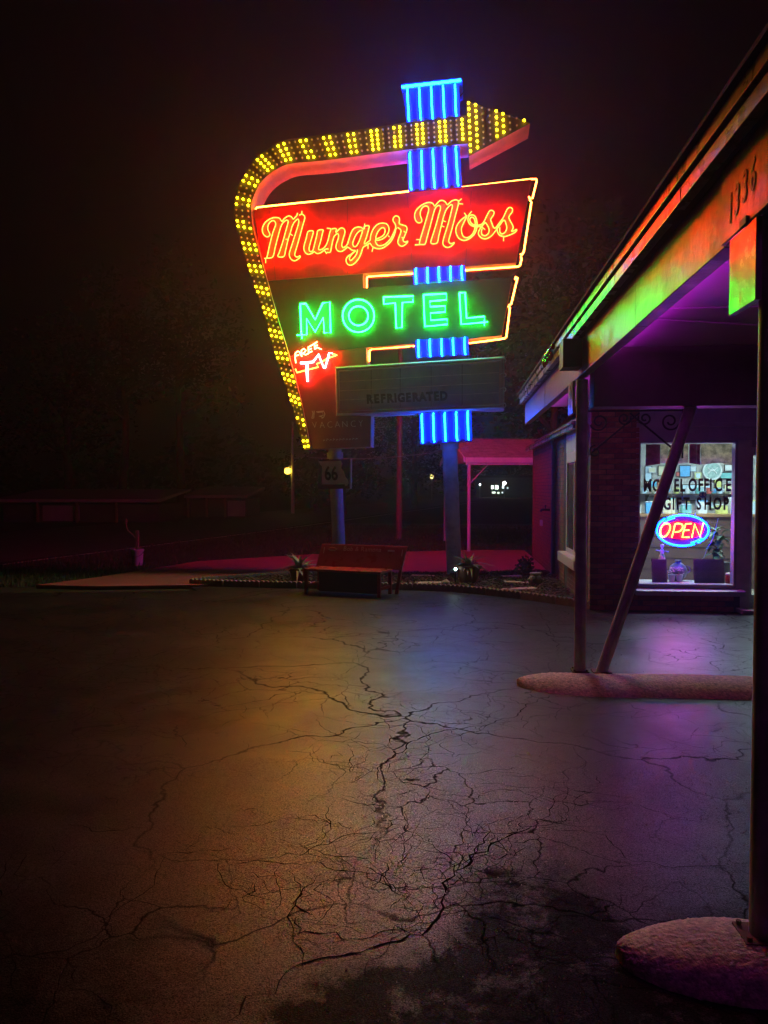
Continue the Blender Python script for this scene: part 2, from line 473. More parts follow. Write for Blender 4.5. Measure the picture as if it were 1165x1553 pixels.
# ================================================================== THE MOTEL SIGN
U0 = on_y(683, 740, 13.75)                     # on the right hand support pole
YS, TS = R(-2.0), R(2.35)                      # the sign's own heading and lean
uh = Vector((math.cos(YS), math.sin(YS), 0))
un = Vector((-math.sin(YS), math.cos(YS), 0))   # into the sign, away from the lot
uu = uh * math.cos(TS) + Vector((0, 0, 1)) * math.sin(TS)
uv = Vector((0, 0, 1)) * math.cos(TS) - uh * math.sin(TS)
SB = U0 - uv * (U0.z / uv.z)                    # foot of the right pole
SB = SB - un * .2                               # face plane lies in front of the pole axis
def S(px, py, w=0.):
    d = ray(px, py); o = SB + un * w
    t = (o - EYE).dot(un) / d.dot(un)
    q = EYE + d * t - SB
    return (q.dot(uu), q.dot(uv))
def S3(px, py, w=0.):
    a, b = S(px, py, w); return (a, w, b)
sign = bpy.data.objects.new('motel_sign', None); COL.objects.link(sign)
sign.matrix_world = Matrix(((uu.x, un.x, uv.x, SB.x), (uu.y, un.y, uv.y, SB.y), (uu.z, un.z, uv.z, SB.z), (0, 0, 0, 1)))
tag(sign, 'tall neon motel sign with bulb-studded arrow, blue fluted tower and red and green lettering', 'neon sign')
D = .42                                          # cabinet depth
M_maroon = mat('maroon_panel_paint', (.26, .007, .007), .5, noise=(3, .38))
M_brownp = mat('dark_olive_panel_paint', (.030, .015, .014), .5, noise=(3, .38))
M_return = mat('cabinet_return_paint', (.50, .40, .38), .5, noise=(5, .2))
M_arrowf = mat('arrow_face_paint', (.060, .036, .014), .5, noise=(6, .2))
M_bluep = mat('blue_tower_paint', (.004, .07, .50), .4, noise=(5, .1))
M_lred = mat('letter_orange_paint', (.60, .22, .06), .5)
M_lgrn = mat('letter_green_paint', (.05, .50, .09), .5)
M_tube0 = mat('unlit_glass_tube', (.75, .78, .76), .2)
M_seam = mat('panel_seam', (.03, .02, .02), .7)
N_red, N_bord, N_grn, N_blue = neon('neon_red', RED_L), neon('neon_orange_border', BORDER_L), neon('neon_green', GREEN_L), neon('neon_blue', BLUE_L)

N_blue2 = neon('neon_blue_old', (.2, 4.0, 85))
def cabinet(name, face_px, mface, mret, w0=0., w1=D, back=True):
    """closed sheet-metal box whose face follows the outline; the returns carry their own paint"""
    pts = [S(x, y, w0) for x, y in face_px]
    b = MB(); b.prism(pts, w0, w1)
    me = b.mesh(name, mface)
    me.materials.append(mret)
    for p in me.polygons:
        if abs(p.normal.y) < .5: p.material_index = 1
    return link(name, me, sign)

# panels
P1 = [(384, 318), (806, 271.7), (782.5, 398.5), (706, 404), (551, 414.5), (404, 425.5)]
P2 = [(404.5, 426.2), (550.5, 415.4), (551, 437), (777, 420.6), (761, 508.5), (711, 514), (556, 527), (440, 540)]
P3 = [(440.2, 541), (555.5, 528), (556.5, 556), (508, 557), (510, 631), (562.5, 631), (562, 677.5), (473, 681)]
M_redret = mat('red_return_paint', (.55, .07, .03), .5, noise=(5, .2))
cabinet('name_panel', P1, M_maroon, M_redret)
cabinet('motel_panel', P2, M_brownp, M_redret, .004)
cabinet('lower_panel', P3, mat('dark_maroon_panel_paint', (.20, .028, .026), .5, noise=(3, .2)), M_return, .002)
for a in [((409, 320), (418, 424)), ((527, 304), (527, 416)), ((618, 297), (626, 409)), ((463, 424), (466, 530)), ((551, 437), (556, 527)), ((715, 290), (706, 402))]:
    b = MB(); b.tube([S3(*a[0], -.001), S3(*a[1], -.001)], .004, 4); b.build('panel_seam', M_seam, sign)

# marquee box
MO = [(508, 556), (766, 540), (765, 620), (510, 630)]
cabinet('marquee', MO, M_return, M_return, -.10, D - .05)
mq = MB(); mq.prism([S(x, y, -.104) for x, y in ((514.5, 563), (757, 547.5), (756.5, 613), (516, 623.5))], -.106, -.1005)
M_mq = mat('marquee_board', (.34, .38, .44), .5, noise=(4, .12))
mq.build('marquee_board', M_mq, sign)
for t in (0, .26, .5, .74, 1):
    b = MB(); y0 = 564 + t * 58; y1 = 548.5 + t * 63.5
    b.tube([S3(515, y0, -.109), S3(756.7, y1, -.109)], .006, 5); b.build('letter_rail', M_return if t in (0, 1) else M_steel, sign)
for xx in (563, 607, 654, 701):
    tt = (xx - 515) / 242
    b = MB(); b.tube([S3(xx, 564 - 15.5 * tt, -.107), S3(xx, 622.5 - 10.5 * tt, -.107)], .004, 4); b.build('board_joint', M_seam, sign)
# moulding round the marquee with its dead glass tubes
for off, r in ((0, .020), (4, .014)):
    b = MB(); q = [(510 + off, 558.5 + off), (764 - off, 542.5 + off), (763 - off, 618 - off), (511.5 + off, 628 - off)]
    b.tube([S3(x, y, -.125) for x, y in q] + [S3(*q[0], -.125)], r, 6); b.build('unlit_tube', M_tube0, sign)
for hy in (545, 567, 589, 613):
    b = MB(); b.tube([S3(p[0], p[1], -.11) for p in smooth_path([(758, hy + 1), (763, hy - 1), (767, hy), (766.5, hy + 4), (763, hy + 4)], 4)], .008, 6)
    b.build('tube_end', M_tube0, sign)
M_lblk = mat('marquee_letter_black', (.012, .012, .012), .4)
# changeable letters
word = 'REFRIGERATED'
xs = [561.0, 571.5, 581.5, 592, 600.3, 609, 619.8, 630.5, 641.5, 652, 662.3, 673.3]
for ch, x in zip(word, xs):
    t = (x - 556) / 124
    me = text_mesh(ch, .205, .006, M_lblk, offset=.012, align='CENTER')
    o = link('letter', me, sign); u, v = S(x, 611.5 - 5.5 * t, -.112)
    o.location = (u, -.112, v); o.rotation_euler = (math.pi / 2, -R(1.3), 0); o.scale = (.86, 1, 1)

# blue tower sections between the panels
def lerp(a, b, t): return a + (b - a) * t
def tower(quad, tubes=5, w0=-.03, links=()):
    (x0, y0), (x1, y1), (x2, y2), (x3, y3) = quad   # tl, tr, br, bl
    b = MB(); b.prism([S(*q, w0) for q in quad], w0, D + .03)
    sec = b.build('tower_section', M_bluep, sign)
    def at(fx, fy):
        return (lerp(lerp(x0, x1, fx), lerp(x3, x2, fx), fy), lerp(lerp(y0, y1, fx), lerp(y3, y2, fx), fy))
    fr = [.045, .265, .487, .708, .93][:tubes]
    for k in range(4):
        f0, f1 = fr[k] + .055, fr[k + 1] - .055
        b = MB(); b.prism([S(*at(f0, .01), w0), S(*at(f1, .01), w0), S(*at(f1, .99), w0), S(*at(f0, .99), w0)], w0 - .045, w0 - .001)
        b.build('flute', M_bluep, sec, bevel=.008)
    for k in range(tubes):
        p = [at(fr[k] + .008, .965), at(fr[k], .91), at(fr[k], .07), at(fr[k] + .008, .03)]
        b = MB(); b.tube([S3(*q, w0 - (.02 if i in (0, 3) else .055)) for i, q in enumerate(p)], .0125, 6)
        b.build('neon_tube', N_blue, sec)
        b = MB(); b.tube([S3(*q, D + .03 + (.02 if i in (0, 3) else .055)) for i, q in enumerate(p)], .0125, 6); b.build('neon_tube', N_blue2, sec)
    for k, top in links:       # short return bends joining two tubes
        fy = .06 if top else .94
        b = MB(); pp = [at(lerp(fr[k], fr[k + 1], t), fy) for t in (0, .12, .5, .88, 1)]
        b.tube([S3(*q, w0 - .056) for q in pp], .006, 6); b.build('tube_link', mat('tube_blockout', (.03, .05, .2), .4), sec)
    return sec
tower([(613.8, 131), (695.6, 124.5), (697.5, 177), (616.6, 186)], links=((0, False), (3, False)))
tower([(617.8, 229.5), (696.6, 220), (700.5, 283.5), (619.7, 290)])
tower([(627, 407), (705.5, 402.5), (706.5, 424.5), (627.6, 431)], links=((2, False),))
tower([(630.5, 515.5), (710, 511), (711, 538), (631.4, 542.5)], links=((3, True),))
tower([(636, 627), (714.5, 622.5), (716, 668), (637.5, 673)], links=((1, True), (3, True), (0, False), (2, False)))
b = MB(); b.prism([S(*q, -.08) for q in ((608.2, 127.5), (700.6, 117.5), (701.3, 127), (609, 137.5))], -.08, D + .08)
cap = b.build('tower_cap', M_bluep, sign, bevel=.008)
b = MB(); b.tube([S3(609.5, 131.8, -.10), S3(699, 121.6, -.10)], .02, 8); b.build('neon_tube', N_blue, cap)
b = MB(); b.tube([S3(*p, .15) for p in ((699, 128), (702, 130), (703, 140), (698, 146))], .012, 6); b.build('cable', M_black, cap)

# border tubes of the panels
def border(px, w=.16, r=.013, m=None, name='border_tube'):
    b = MB(); b.tube([S3(x, y, w) for x, y in px], r, 8); return b.build(name, m or N_bord, sign)
border([(387.5, 317.5), (390, 314.4), (620, 290.3)], .05)
border([(700.5, 284), (806, 271.6), (813.5, 271.6), (814, 275), (807.5, 301), (804, 302), (802, 298)], .05)
border([(803, 303), (806, 306.5), (794.5, 382), (791, 387), (789, 385)], .05)
border([(790, 389), (791, 393), (789, 402), (786, 404.3), (706.5, 410)], .20)
border([(626, 415), (560, 419.2), (556.6, 421), (556.5, 436.5)], .20)
border([(781, 424), (782.5, 419.5), (785, 421), (775.5, 461), (772, 463)], .05)
border([(770.5, 464.5), (773.5, 466.5), (768, 511), (765, 513.4), (712, 520.5)], .20)
border([(628, 525.5), (625, 523.5), (620, 525.5), (565, 529), (560.5, 532), (560, 548)], .20)
for px in (((792, 275), (779, 381)), ):
    pass
# dead tubes along the right edge of the lower panel
for k in range(3):
    b = MB(); b.tube([S3(563.5 + k * 1.5, 632, .05 + .05 * k), S3(564.2 + k * 1.3, 671, .05 + .05 * k), S3(562.5 + k, 677, .05 + .05 * k)], .010, 6)
    b.build('unlit_tube', mat('milky_glass_tube', (.7, .7, .72), .3), sign)
b = MB(); b.tube([S3(566, 632, .1), S3(640, 628, .1)], .012, 6); b.build('unlit_tube', MATS['milky_glass_tube'], sign)

# ---------------------------------------------------------------- arrow
outer = [(461.5, 683), (437.6, 599.5), (416, 535), (399.5, 473), (379, 418), (365, 368), (357, 340), (354.8, 314), (359, 289), (369.5, 266), (386, 241), (404, 228), (428, 213.5), (468.8, 206.8), (533, 198.3), (614.7, 185.8), (707, 174.6)]
inner = [(471, 680.5), (456.7, 608.6), (437.6, 537), (421, 482), (404, 421), (391, 372), (384, 345), (381, 316), (384.8, 298), (395, 278), (408.7, 263.6), (425.8, 253.4), (443, 247.6), (486, 244), (540, 237.3), (616.8, 227.3), (709.5, 217.8)]
head = [(707, 152.5), (804, 187), (711.4, 237)]
WA = -.07
oo = smooth_path(outer, 3); ii = smooth_path(inner, 3)
ab = MB()
n = len(oo)
vs = []
for p, q in zip(oo, ii):
    a = S(p[0], p[1], WA); c = S(q[0], q[1], WA)
    vs += [(a[0], WA, a[1]), (c[0], WA, c[1]), (c[0], D + .07, c[1]), (a[0], D + .07, a[1])]
fs = [(0, 1, 2, 3), tuple(4 * (n - 1) + k for k in (3, 2, 1, 0))]
for i in range(n - 1):
    for k in range(4):
        l = (k + 1) % 4
        fs.append((4 * i + k, 4 * i + l, 4 * i + 4 + l, 4 * i + 4 + k))
ab.add(vs, fs)
me = ab.mesh('arrow_shaft', M_arrowf); me.materials.append(M_return)
for p in me.polygons:
    if abs(p.normal.y) < .5: p.material_index = 1
arrow = link('arrow_shaft', me, sign)
hb = MB(); hb.prism([S(*q, WA - .01) for q in head], WA - .01, D + .08)
me = hb.mesh('arrow_head', M_arrowf); me.materials.append(M_return)
for p in me.polygons:
    if abs(p.normal.y) < .5: p.material_index = 1
ahead = link('arrow_head', me, sign)
# a replaced sheet on the underside of the arrow
b = MB()
q = [S3(486, 244, WA + .02), S3(504, 241.8, WA + .02), S3(504, 241.8, D + .05), S3(486, 244, D + .05)]
b.hexa([(x, y, z - .006) for x, y, z in q] + [(x, y, z - .001) for x, y, z in q]); b.build('patch_plate', M_maroon, arrow)

N_bulb = neon('bulb_lit', BULB_L)
M_bulb0 = mat('bulb_unlit', (.62, .50, .42), .12, spec=.8)
M_sock = mat('bulb_socket', (.22, .18, .08), .5)
def bulb_mesh(name, m, r):
    b = MB(); b.lathe([(r * .55, 0), (r * .6, r * .5), (r * .95, r * 1.1), (r, r * 1.6), (r * .75, r * 2.2), (r * .25, r * 2.5)], n=8)
    b.v = [(x, -z, y) for x, y, z in b.v]
    return b.mesh(name, m, smooth=True)
lit_me = bulb_mesh('bulb', N_bulb, .0195); dim_me = bulb_mesh('bulb', M_bulb0, .018)
slots = []
def resample(ptsA, ptsB, step):
    mid = [((a[0] + c[0]) / 2, (a[1] + c[1]) / 2) for a, c in zip(ptsA, ptsB)]
    s = [0]
    for a, c in zip(mid[:-1], mid[1:]): s.append(s[-1] + math.hypot(c[0] - a[0], c[1] - a[1]))
    out = []; t = step * .55
    while t < s[-1] - step * .2:
        k = max(i for i in range(len(s)) if s[i] <= t); k = min(k, len(s) - 2)
        f = (t - s[k]) / max(1e-6, s[k + 1] - s[k])
        out.append(((lerp(ptsA[k][0], ptsA[k + 1][0], f), lerp(ptsA[k][1], ptsA[k + 1][1], f)), (lerp(ptsB[k][0], ptsB[k + 1][0], f), lerp(ptsB[k][1], ptsB[k + 1][1], f))))
        t += step
    return out
cols = resample(oo, ii, 8.62)
print('arrow bulb columns', len(cols))
for i, (a, c) in enumerate(cols):
    on = i % 4 in (0, 1) if i > 0 else True
    wdt = math.hypot(a[0] - c[0], a[1] - c[1])
    nb = 2 if wdt < 17.5 else (3 if i < 50 else (4 if i < 72 else 5))
    lo, hi = (.16, .84) if nb > 2 else (.28, .80)
    for k in range(nb):
        f = lerp(lo, hi, k / (nb - 1))
        slots.append(((lerp(a[0], c[0], f), lerp(a[1], c[1], f)), on, arrow, WA))
for ci, (xa, xb) in enumerate([(710.8, 713.8), (721.3, 724.3), (731.3, 734), (742, 744), (752.5, 754), (762.8, 764), (773, 774), (783.5, 784), (795, 795)]):
    nb = [9, 8, 7, 6, 5, 4, 3, 2, 1][ci]
    yt = [157, 160, 164.3, 167, 169.5, 173.7, 177, 180, 183.5][ci]; yb = [230, 224.5, 219.5, 214, 207.5, 201.5, 197, 191, 184][ci]
    for k in range(nb):
        f = k / max(1, nb - 1)
        slots.append(((lerp(xa, xb, f), lerp(yt, yb, f)), ci % 4 in (0, 1), ahead, WA - .01))
print('bulbs', len(slots), 'lit', sum(s[1] for s in slots))
# the lit bulbs are parts, then the unlit ones up to the limit, the remaining unlit ones joined
budget = 296 - sum(s[1] for s in slots)
bdead = random.Random(6)
rest = MB(); proto = [(v.co.x, v.co.y, v.co.z) for v in dim_me.vertices]; pf = [tuple(p.vertices) for p in dim_me.polygons]
unl = [s for s in slots if not s[1]]
unl.sort(key=lambda s: s[0][1])
keep = set(id(s) for s in unl[:max(0, budget)])
for s in slots:
    (x, y), on, par, w = s
    u, v = S(x, y, w)
    if on and bdead.random() < .025: on = False; link('bulb', dim_me, par, (u, w, v)); continue
    if on: link('bulb', lit_me, par, (u, w, v))
    elif id(s) in keep: link('bulb', dim_me, par, (u, w, v))
    else: rest.add([(a + u, bb + w, c + v) for a, bb, c in proto], pf)
if rest.v: tag(rest.build('unlit_bulbs', M_bulb0, arrow, smooth=True), kind='stuff')

# ---------------------------------------------------------------- block letters
def zz(x0, y0, sc): return lambda p: (x0 + p[0] / sc, y0 + p[1] / sc)
c3 = zz(430, 430, 7.281); c8 = zz(440, 440, 3.758)
LET = {
 'M': [c3(p) for p in ((185, 225), (245, 220), (350, 400), (435, 215), (512, 205), (522, 545), (450, 545), (440, 375), (350, 535), (255, 385), (258, 565), (198, 570))],
 'T': [c8(p) for p in ((533, 40), (702, 34), (700, 68), (640, 71), (638, 214), (605, 217), (600, 74), (534, 79))],
 'E': [c8(p) for p in ((761, 27), (890, 20), (892, 55), (797, 64), (799, 95), (884, 90), (884, 125), (800, 131), (802, 172), (894, 165), (897, 195), (768, 208))],
 'L': [c8(p) for p in ((965, 16), (998, 13), (1006, 160), (1108, 150), (1112, 183), (976, 195))],
}
WL = -.02
front_letters = []
def inset_tube(poly, w, r, m, name, par, closed=True):
    b = MB(); b.tube([S3(x, y, w) for x, y in poly] + ([S3(*poly[0], w)] if closed else []), r, 6); return b.build(name, m, par, smooth=False)
for ch in 'MOTEL':
    b = MB()
    if ch == 'O':
        cx, cyy = c3((828, 357)); k = 28
        def ringp(rx, ry): return [(cx + rx * math.cos(2 * math.pi * i / k), cyy + ry * math.sin(2 * math.pi * i / k)) for i in range(k)]
        ro, ri = ringp(24, 24.8), ringp(14.6, 14.6)
        vs = []
        for w in (WL, .001):
            vs += [S3(*p, w) for p in ro]; vs += [S3(*p, w) for p in ri]
        fs = []
        for i in range(k):
            j = (i + 1) % k
            fs += [(i, j, k + j, k + i), (2 * k + i, 3 * k + i, 3 * k + j, 2 * k + j), (i, 2 * k + i, 2 * k + j, j), (k + i, k + j, 3 * k + j, 3 * k + i)]
        b.add(vs, fs); lt = b.build('block_letter', M_lgrn, sign)
        inset_tube(ro, WL - .05, .0115, N_grn, 'neon_tube', lt); inset_tube(ri, WL - .05, .0115, N_grn, 'neon_tube', lt)
    else:
        b.prism([S(*p, WL) for p in LET[ch]], WL, .001); lt = b.build('block_letter', M_lgrn, sign)
        inset_tube(LET[ch], WL - .05, .0115, N_grn, 'neon_tube', lt)
        if ch == 'M':
            b = MB(); b.tube([S3(457.5, 505, -.06), S3(457.8, 513.5, -.08)], .008, 6); b.tube([S3(450, 508.3, -.08), S3(459, 508, -.06)], .008, 6); b.build('electrode', N_grn, lt)
        if ch == 'L':
            b = MB(); b.tube([S3(734.5, 485, -.06), S3(734.8, 494, -.08)], .007, 6); b.tube([S3(733, 489, -.06), S3(740, 488, -.08)], .007, 6); b.build('electrode', N_grn, lt)
    front_letters.append(lt)

# ---------------------------------------------------------------- script name in outline tubes
A = zz(390, 310, 14.5625); B = zz(455, 330, 14.5625); C = zz(520, 320, 10.591); Dm = zz(620, 290, 12.944); E = zz(685, 300, 10.591)
SCRIPT = [
 # (letter: tube paths, stubs, painted strokes with half width in photo px)
 ([(A, [(160, 1190), (215, 1170), (270, 930), (340, 650), (390, 510), (412, 430), (385, 372), (340, 360), (285, 392), (245, 460), (235, 540), (260, 610), (283, 660), (260, 705), (210, 715), (150, 670), (118, 590), (125, 500), (180, 400), (270, 330), (360, 295), (440, 292), (500, 312), (548, 375), (590, 325), (650, 275), (710, 255), (760, 278), (800, 325), (845, 280), (880, 240), (895, 190)]),
   (A, [(205, 1185), (345, 1160), (400, 950), (470, 680), (530, 480), (580, 400), (640, 350), (682, 360), (680, 420), (630, 600), (560, 850), (490, 1060), (460, 1150), (590, 1150), (630, 1010), (690, 760), (735, 620), (780, 470), (840, 370), (905, 325), (922, 380), (900, 480), (850, 640), (790, 830), (720, 1050), (713, 1130), (750, 1210), (820, 1245), (880, 1225), (950, 1165), (945, 1135), (900, 1160), (850, 1150), (833, 1090), (880, 930), (950, 680), (1010, 460), (1055, 300), (1035, 245), (985, 215), (930, 240)])],
  [(A, [(190, 1190), (190, 1295)]), (A, [(988, 215), (990, 150)]), (A, [(735, 650), (785, 688)]), (A, [(690, 770), (630, 770)])],
  [(A, [(280, 1150), (440, 560), (480, 400)], 4.6), (A, [(525, 1140), (720, 420), (730, 330)], 4.6), (A, [(770, 1130), (840, 900), (990, 380)], 4.2), (A, [(240, 690), (170, 600), (180, 480), (280, 350), (430, 330), (480, 390)], 3.4)]),
 ([(B, [(600, 235), (680, 255), (655, 350), (620, 500), (570, 620), (500, 695), (430, 710), (410, 675), (455, 520), (500, 330), (512, 272), (400, 285), (370, 400), (320, 600), (290, 715), (255, 750), (215, 740), (200, 680), (240, 520), (290, 345), (285, 295), (180, 310), (140, 450), (92, 620), (90, 710), (130, 785), (190, 810), (260, 790), (315, 755), (350, 780), (400, 795), (470, 770), (540, 715), (590, 690), (630, 695)])],
  [(B, [(545, 730), (590, 800), (655, 830)])],
  [(B, [(230, 310), (150, 640), (190, 770)], 4.2), (B, [(450, 285), (350, 640), (390, 750), (520, 690)], 3.6)]),
 ([(B, [(700, 250), (800, 245), (790, 330), (870, 250), (930, 230), (980, 260), (995, 320), (960, 450), (925, 580), (930, 640), (965, 660), (1010, 635), (1050, 580), (1080, 480)]),
   (B, [(590, 765), (665, 765), (690, 680), (720, 530), (760, 410), (825, 355), (855, 390), (840, 480), (800, 600), (800, 680), (840, 735), (900, 750), (960, 725), (1060, 645)])],
  [], [(B, [(740, 260), (620, 740)], 3.2), (B, [(820, 310), (930, 290), (870, 610), (900, 710), (1000, 660)], 3.6)]),
 ([(C, [(75, 540), (100, 450), (130, 360), (170, 290), (230, 260), (290, 262), (335, 290), (350, 245), (422, 240), (410, 310), (380, 420), (345, 530), (440, 470)]),
   (C, [(320, 310), (270, 320), (220, 370), (180, 450), (158, 520), (180, 570), (220, 560), (260, 490), (300, 380), (320, 310)]),
   (C, [(85, 580), (150, 630), (200, 635), (140, 690), (80, 730), (52, 790), (75, 850), (125, 870), (190, 840), (250, 770), (290, 690), (320, 600), (345, 570), (440, 515)]),
   (C, [(235, 620), (220, 690), (170, 760), (125, 795), (105, 760), (140, 700), (205, 640)])],
  [(C, [(352, 203), (345, 290)]), (C, [(405, 550), (405, 610)])],
  [(C, [(300, 285), (200, 300), (120, 470), (150, 600)], 3.2), (C, [(370, 270), (280, 640), (190, 790), (100, 820)], 4.2)]),
 ([(C, [(440, 470), (450, 390), (490, 290), (560, 215), (640, 195), (710, 215), (742, 280), (730, 350), (680, 420), (610, 460), (540, 475)]),
   (C, [(540, 455), (530, 420), (560, 340), (610, 280), (655, 270), (680, 310), (660, 380), (600, 425), (540, 450), (522, 475), (535, 520), (575, 555), (640, 550), (710, 510), (770, 440), (820, 350), (850, 260), (840, 210), (805, 150), (825, 95), (860, 80), (900, 100), (910, 150), (905, 200), (960, 225), (1015, 245), (1032, 290), (1010, 360), (980, 430), (965, 470), (1000, 500), (1045, 485), (1020, 525), (960, 565), (910, 550), (883, 500), (900, 430), (932, 340), (930, 300), (880, 265)]),
   (C, [(440, 515), (480, 575), (560, 605), (640, 595), (710, 550), (770, 490), (820, 400), (858, 270)])],
  [(C, [(485, 590), (468, 655)]), (C, [(735, 400), (748, 418)]), (C, [(980, 325), (1000, 342)]), (C, [(945, 425), (972, 430)])],
  [(C, [(700, 280), (640, 235), (540, 300), (480, 450), (530, 570), (650, 570), (770, 470), (840, 300)], 3.0), (C, [(860, 130), (880, 225), (980, 290), (920, 490), (990, 520)], 3.6)]),
 ([(Dm, [(120, 1055), (240, 1045), (320, 1035), (360, 900), (430, 650), (500, 390), (550, 300), (600, 280), (625, 330), (590, 460), (530, 680), (470, 870), (435, 1015), (555, 1015), (590, 870), (640, 680), (690, 480), (750, 340), (830, 265), (857, 290), (830, 420), (770, 650), (700, 880), (670, 1000), (690, 1070), (760, 1105), (840, 1075), (897, 1012), (870, 1018), (830, 1030), (795, 1005), (788, 950), (840, 770), (920, 460), (975, 250), (970, 190), (920, 170), (850, 190), (790, 240), (755, 265), (720, 215), (660, 180), (600, 195), (550, 245), (510, 292), (470, 240), (400, 220), (320, 240), (230, 290), (150, 370), (115, 470), (130, 560), (170, 610), (215, 620), (257, 590), (250, 540), (225, 470), (230, 400), (270, 320), (330, 290), (380, 310), (392, 370), (360, 490), (300, 700), (245, 880), (213, 1000), (215, 1040)])],
  [(Dm, [(150, 950), (218, 950)]), (Dm, [(978, 200), (1040, 148)]), (Dm, [(982, 245), (1065, 252)]), (Dm, [(680, 580), (730, 602)]), (Dm, [(650, 680), (700, 702)])],
  [(Dm, [(275, 1030), (430, 420), (450, 300)], 4.6), (Dm, [(500, 1000), (650, 400), (680, 250)], 4.6), (Dm, [(730, 1000), (900, 330), (920, 220)], 4.2), (Dm, [(220, 590), (165, 500), (210, 360), (330, 260), (430, 280)], 3.4)]),
 ([(E, [(250, 290), (170, 340), (100, 420), (68, 510), (85, 600), (130, 660), (200, 685), (270, 665), (340, 610), (390, 540), (410, 440), (400, 350), (370, 290), (320, 275), (275, 300), (263, 360), (290, 420), (340, 455), (400, 462), (480, 462)]),
   (E, [(240, 310), (195, 400), (158, 490), (165, 570), (195, 625), (250, 640), (310, 610), (360, 540), (380, 450), (375, 370), (350, 320), (315, 315), (293, 345), (310, 400), (360, 435), (430, 440), (490, 420), (530, 365)])],
  [(E, [(205, 243), (245, 300)]), (E, [(322, 218), (262, 292)])],
  [(E, [(240, 320), (130, 440), (120, 590), (220, 660), (320, 620), (390, 480), (380, 340)], 3.0)]),
 ([(E, [(530, 365), (580, 260), (610, 213), (645, 203), (682, 230), (670, 280), (630, 340), (640, 390), (690, 490), (770, 400), (830, 320)]),
   (E, [(545, 395), (580, 450), (602, 510), (590, 570), (540, 610), (490, 590), (478, 540), (492, 495)]),
   (E, [(545, 395), (500, 440), (450, 510), (430, 570), (460, 630), (530, 660), (600, 640), (660, 590), (720, 510)])],
  [(E, [(480, 462), (540, 512)])], [(E, [(640, 240), (590, 340), (640, 520), (560, 630), (460, 590)], 3.4)]),
 ([(E, [(830, 320), (870, 230), (900, 175), (940, 155), (978, 180), (970, 230), (922, 300), (930, 350), (980, 440), (987, 490), (962, 543), (1050, 508), (1010, 560), (900, 610), (840, 622), (770, 600), (735, 540), (730, 505)]),
   (E, [(720, 510), (780, 430), (842, 358), (875, 420), (887, 490), (860, 550), (810, 580), (775, 550), (775, 475)])],
  [(E, [(835, 622), (835, 695)])], [(E, [(935, 190), (890, 330), (940, 500), (840, 600), (755, 560)], 3.6)]),
]
for paths, stubs, strokes in SCRIPT:
    b = MB()
    for fn, pts, hw in strokes:
        P = [Vector(fn(p)) for p in smooth_path(pts, 5)]
        vs = []
        for i, p in enumerate(P):
            t = (P[min(i + 1, len(P) - 1)] - P[max(0, i - 1)]); t.normalize(); nr = Vector((-t.y, t.x)) * hw * .8
            vs += [S3(*(p + nr).xy, -.006), S3(*(p - nr).xy, -.006), S3(*(p - nr).xy, -.001), S3(*(p + nr).xy, -.001)]
        n = len(P); fs = [(0, 1, 2, 3), tuple(4 * n - 4 + k for k in (3, 2, 1, 0))]
        for i in range(n - 1):
            for k in range(4): fs.append((4 * i + k, 4 * i + (k + 1) % 4, 4 * i + 4 + (k + 1) % 4, 4 * i + 4 + k))
        b.add(vs, fs)
    lt = b.build('script_letter', M_lred, sign)
    for fn, pts in paths:
        b = MB(); b.tube([S3(*fn(p), -.06) for p in smooth_path(pts, 4)], .0098, 6); b.build('neon_tube', N_red, lt, smooth=True)
    for fn, pts in stubs:
        (x0, y0), (x1, y1) = [fn(p) for p in pts[:2]]
        b = MB(); b.tube([S3(x0, y0, -.06), S3((x0 + x1) / 2, (y0 + y1) / 2, -.075), S3(x1, y1, -.07)], .008, 6); b.build('electrode', N_red, lt)
    front_letters.append(lt)

# the same lettering on the far face of the sign
def uc_of(a, c): return (S(*a)[0] + S(*c)[0]) / 2
N_redb = neon('neon_red_far_face', (140, 1.3, .4))
ucm, ucl = uc_of((400, 360), (786, 340)), uc_of((452, 480), (742, 470))
for i, lt in enumerate(front_letters):
    if i < 5: continue      # the green word is dark on the far face
    c = copy_tree(lt, sign); uc = ucl if i < 5 else ucm
    c.matrix_parent_inverse = Matrix.Identity(4)
    for ch_ in c.children:
        if ch_.name.startswith('neon_tube'):
            ch_.data = ch_.data.copy(); ch_.data.materials[0] = N_redb
    c.location = (2 * uc, D, 0); c.rotation_euler = (0, 0, math.pi)

# ---------------------------------------------------------------- FREE TV and the vacancy lettering
Fz = zz(435, 505, 12.944)
N_free = neon('neon_free', (120, 4.5, 1.6)); N_tv = neon('neon_tv', (60, 2.2, 2.2)); N_arrow2 = neon('neon_small_arrow', (150, 3.0, .4))
N_tv2 = neon('neon_pale_pink', (150, 3.6, 4.2))
def zig(name, paths, r, m, w=-.06, sm=False):
    for pts in paths:
        b = MB(); q = [Fz(p) for p in pts]
        if sm: q = smooth_path(q, 4)
        b.tube([S3(q_[0], q_[1], w) for q_ in q], r, 6); b.build(name, m, sign)
zig('free_letter', [[(180, 590), (165, 500), (168, 400), (215, 358), (250, 370), (275, 430), (300, 462)], [(170, 450), (238, 430)], [(290, 450), (288, 340), (340, 308), (378, 340), (340, 388), (300, 400), (370, 428), (430, 400)],
     [(430, 390), (422, 280), (505, 235)], [(430, 330), (490, 305)], [(430, 388), (502, 358)], [(505, 235), (600, 172)], [(545, 215), (550, 315)], [(548, 262), (607, 238)], [(548, 318), (600, 285), (685, 322)]], .011, N_free)
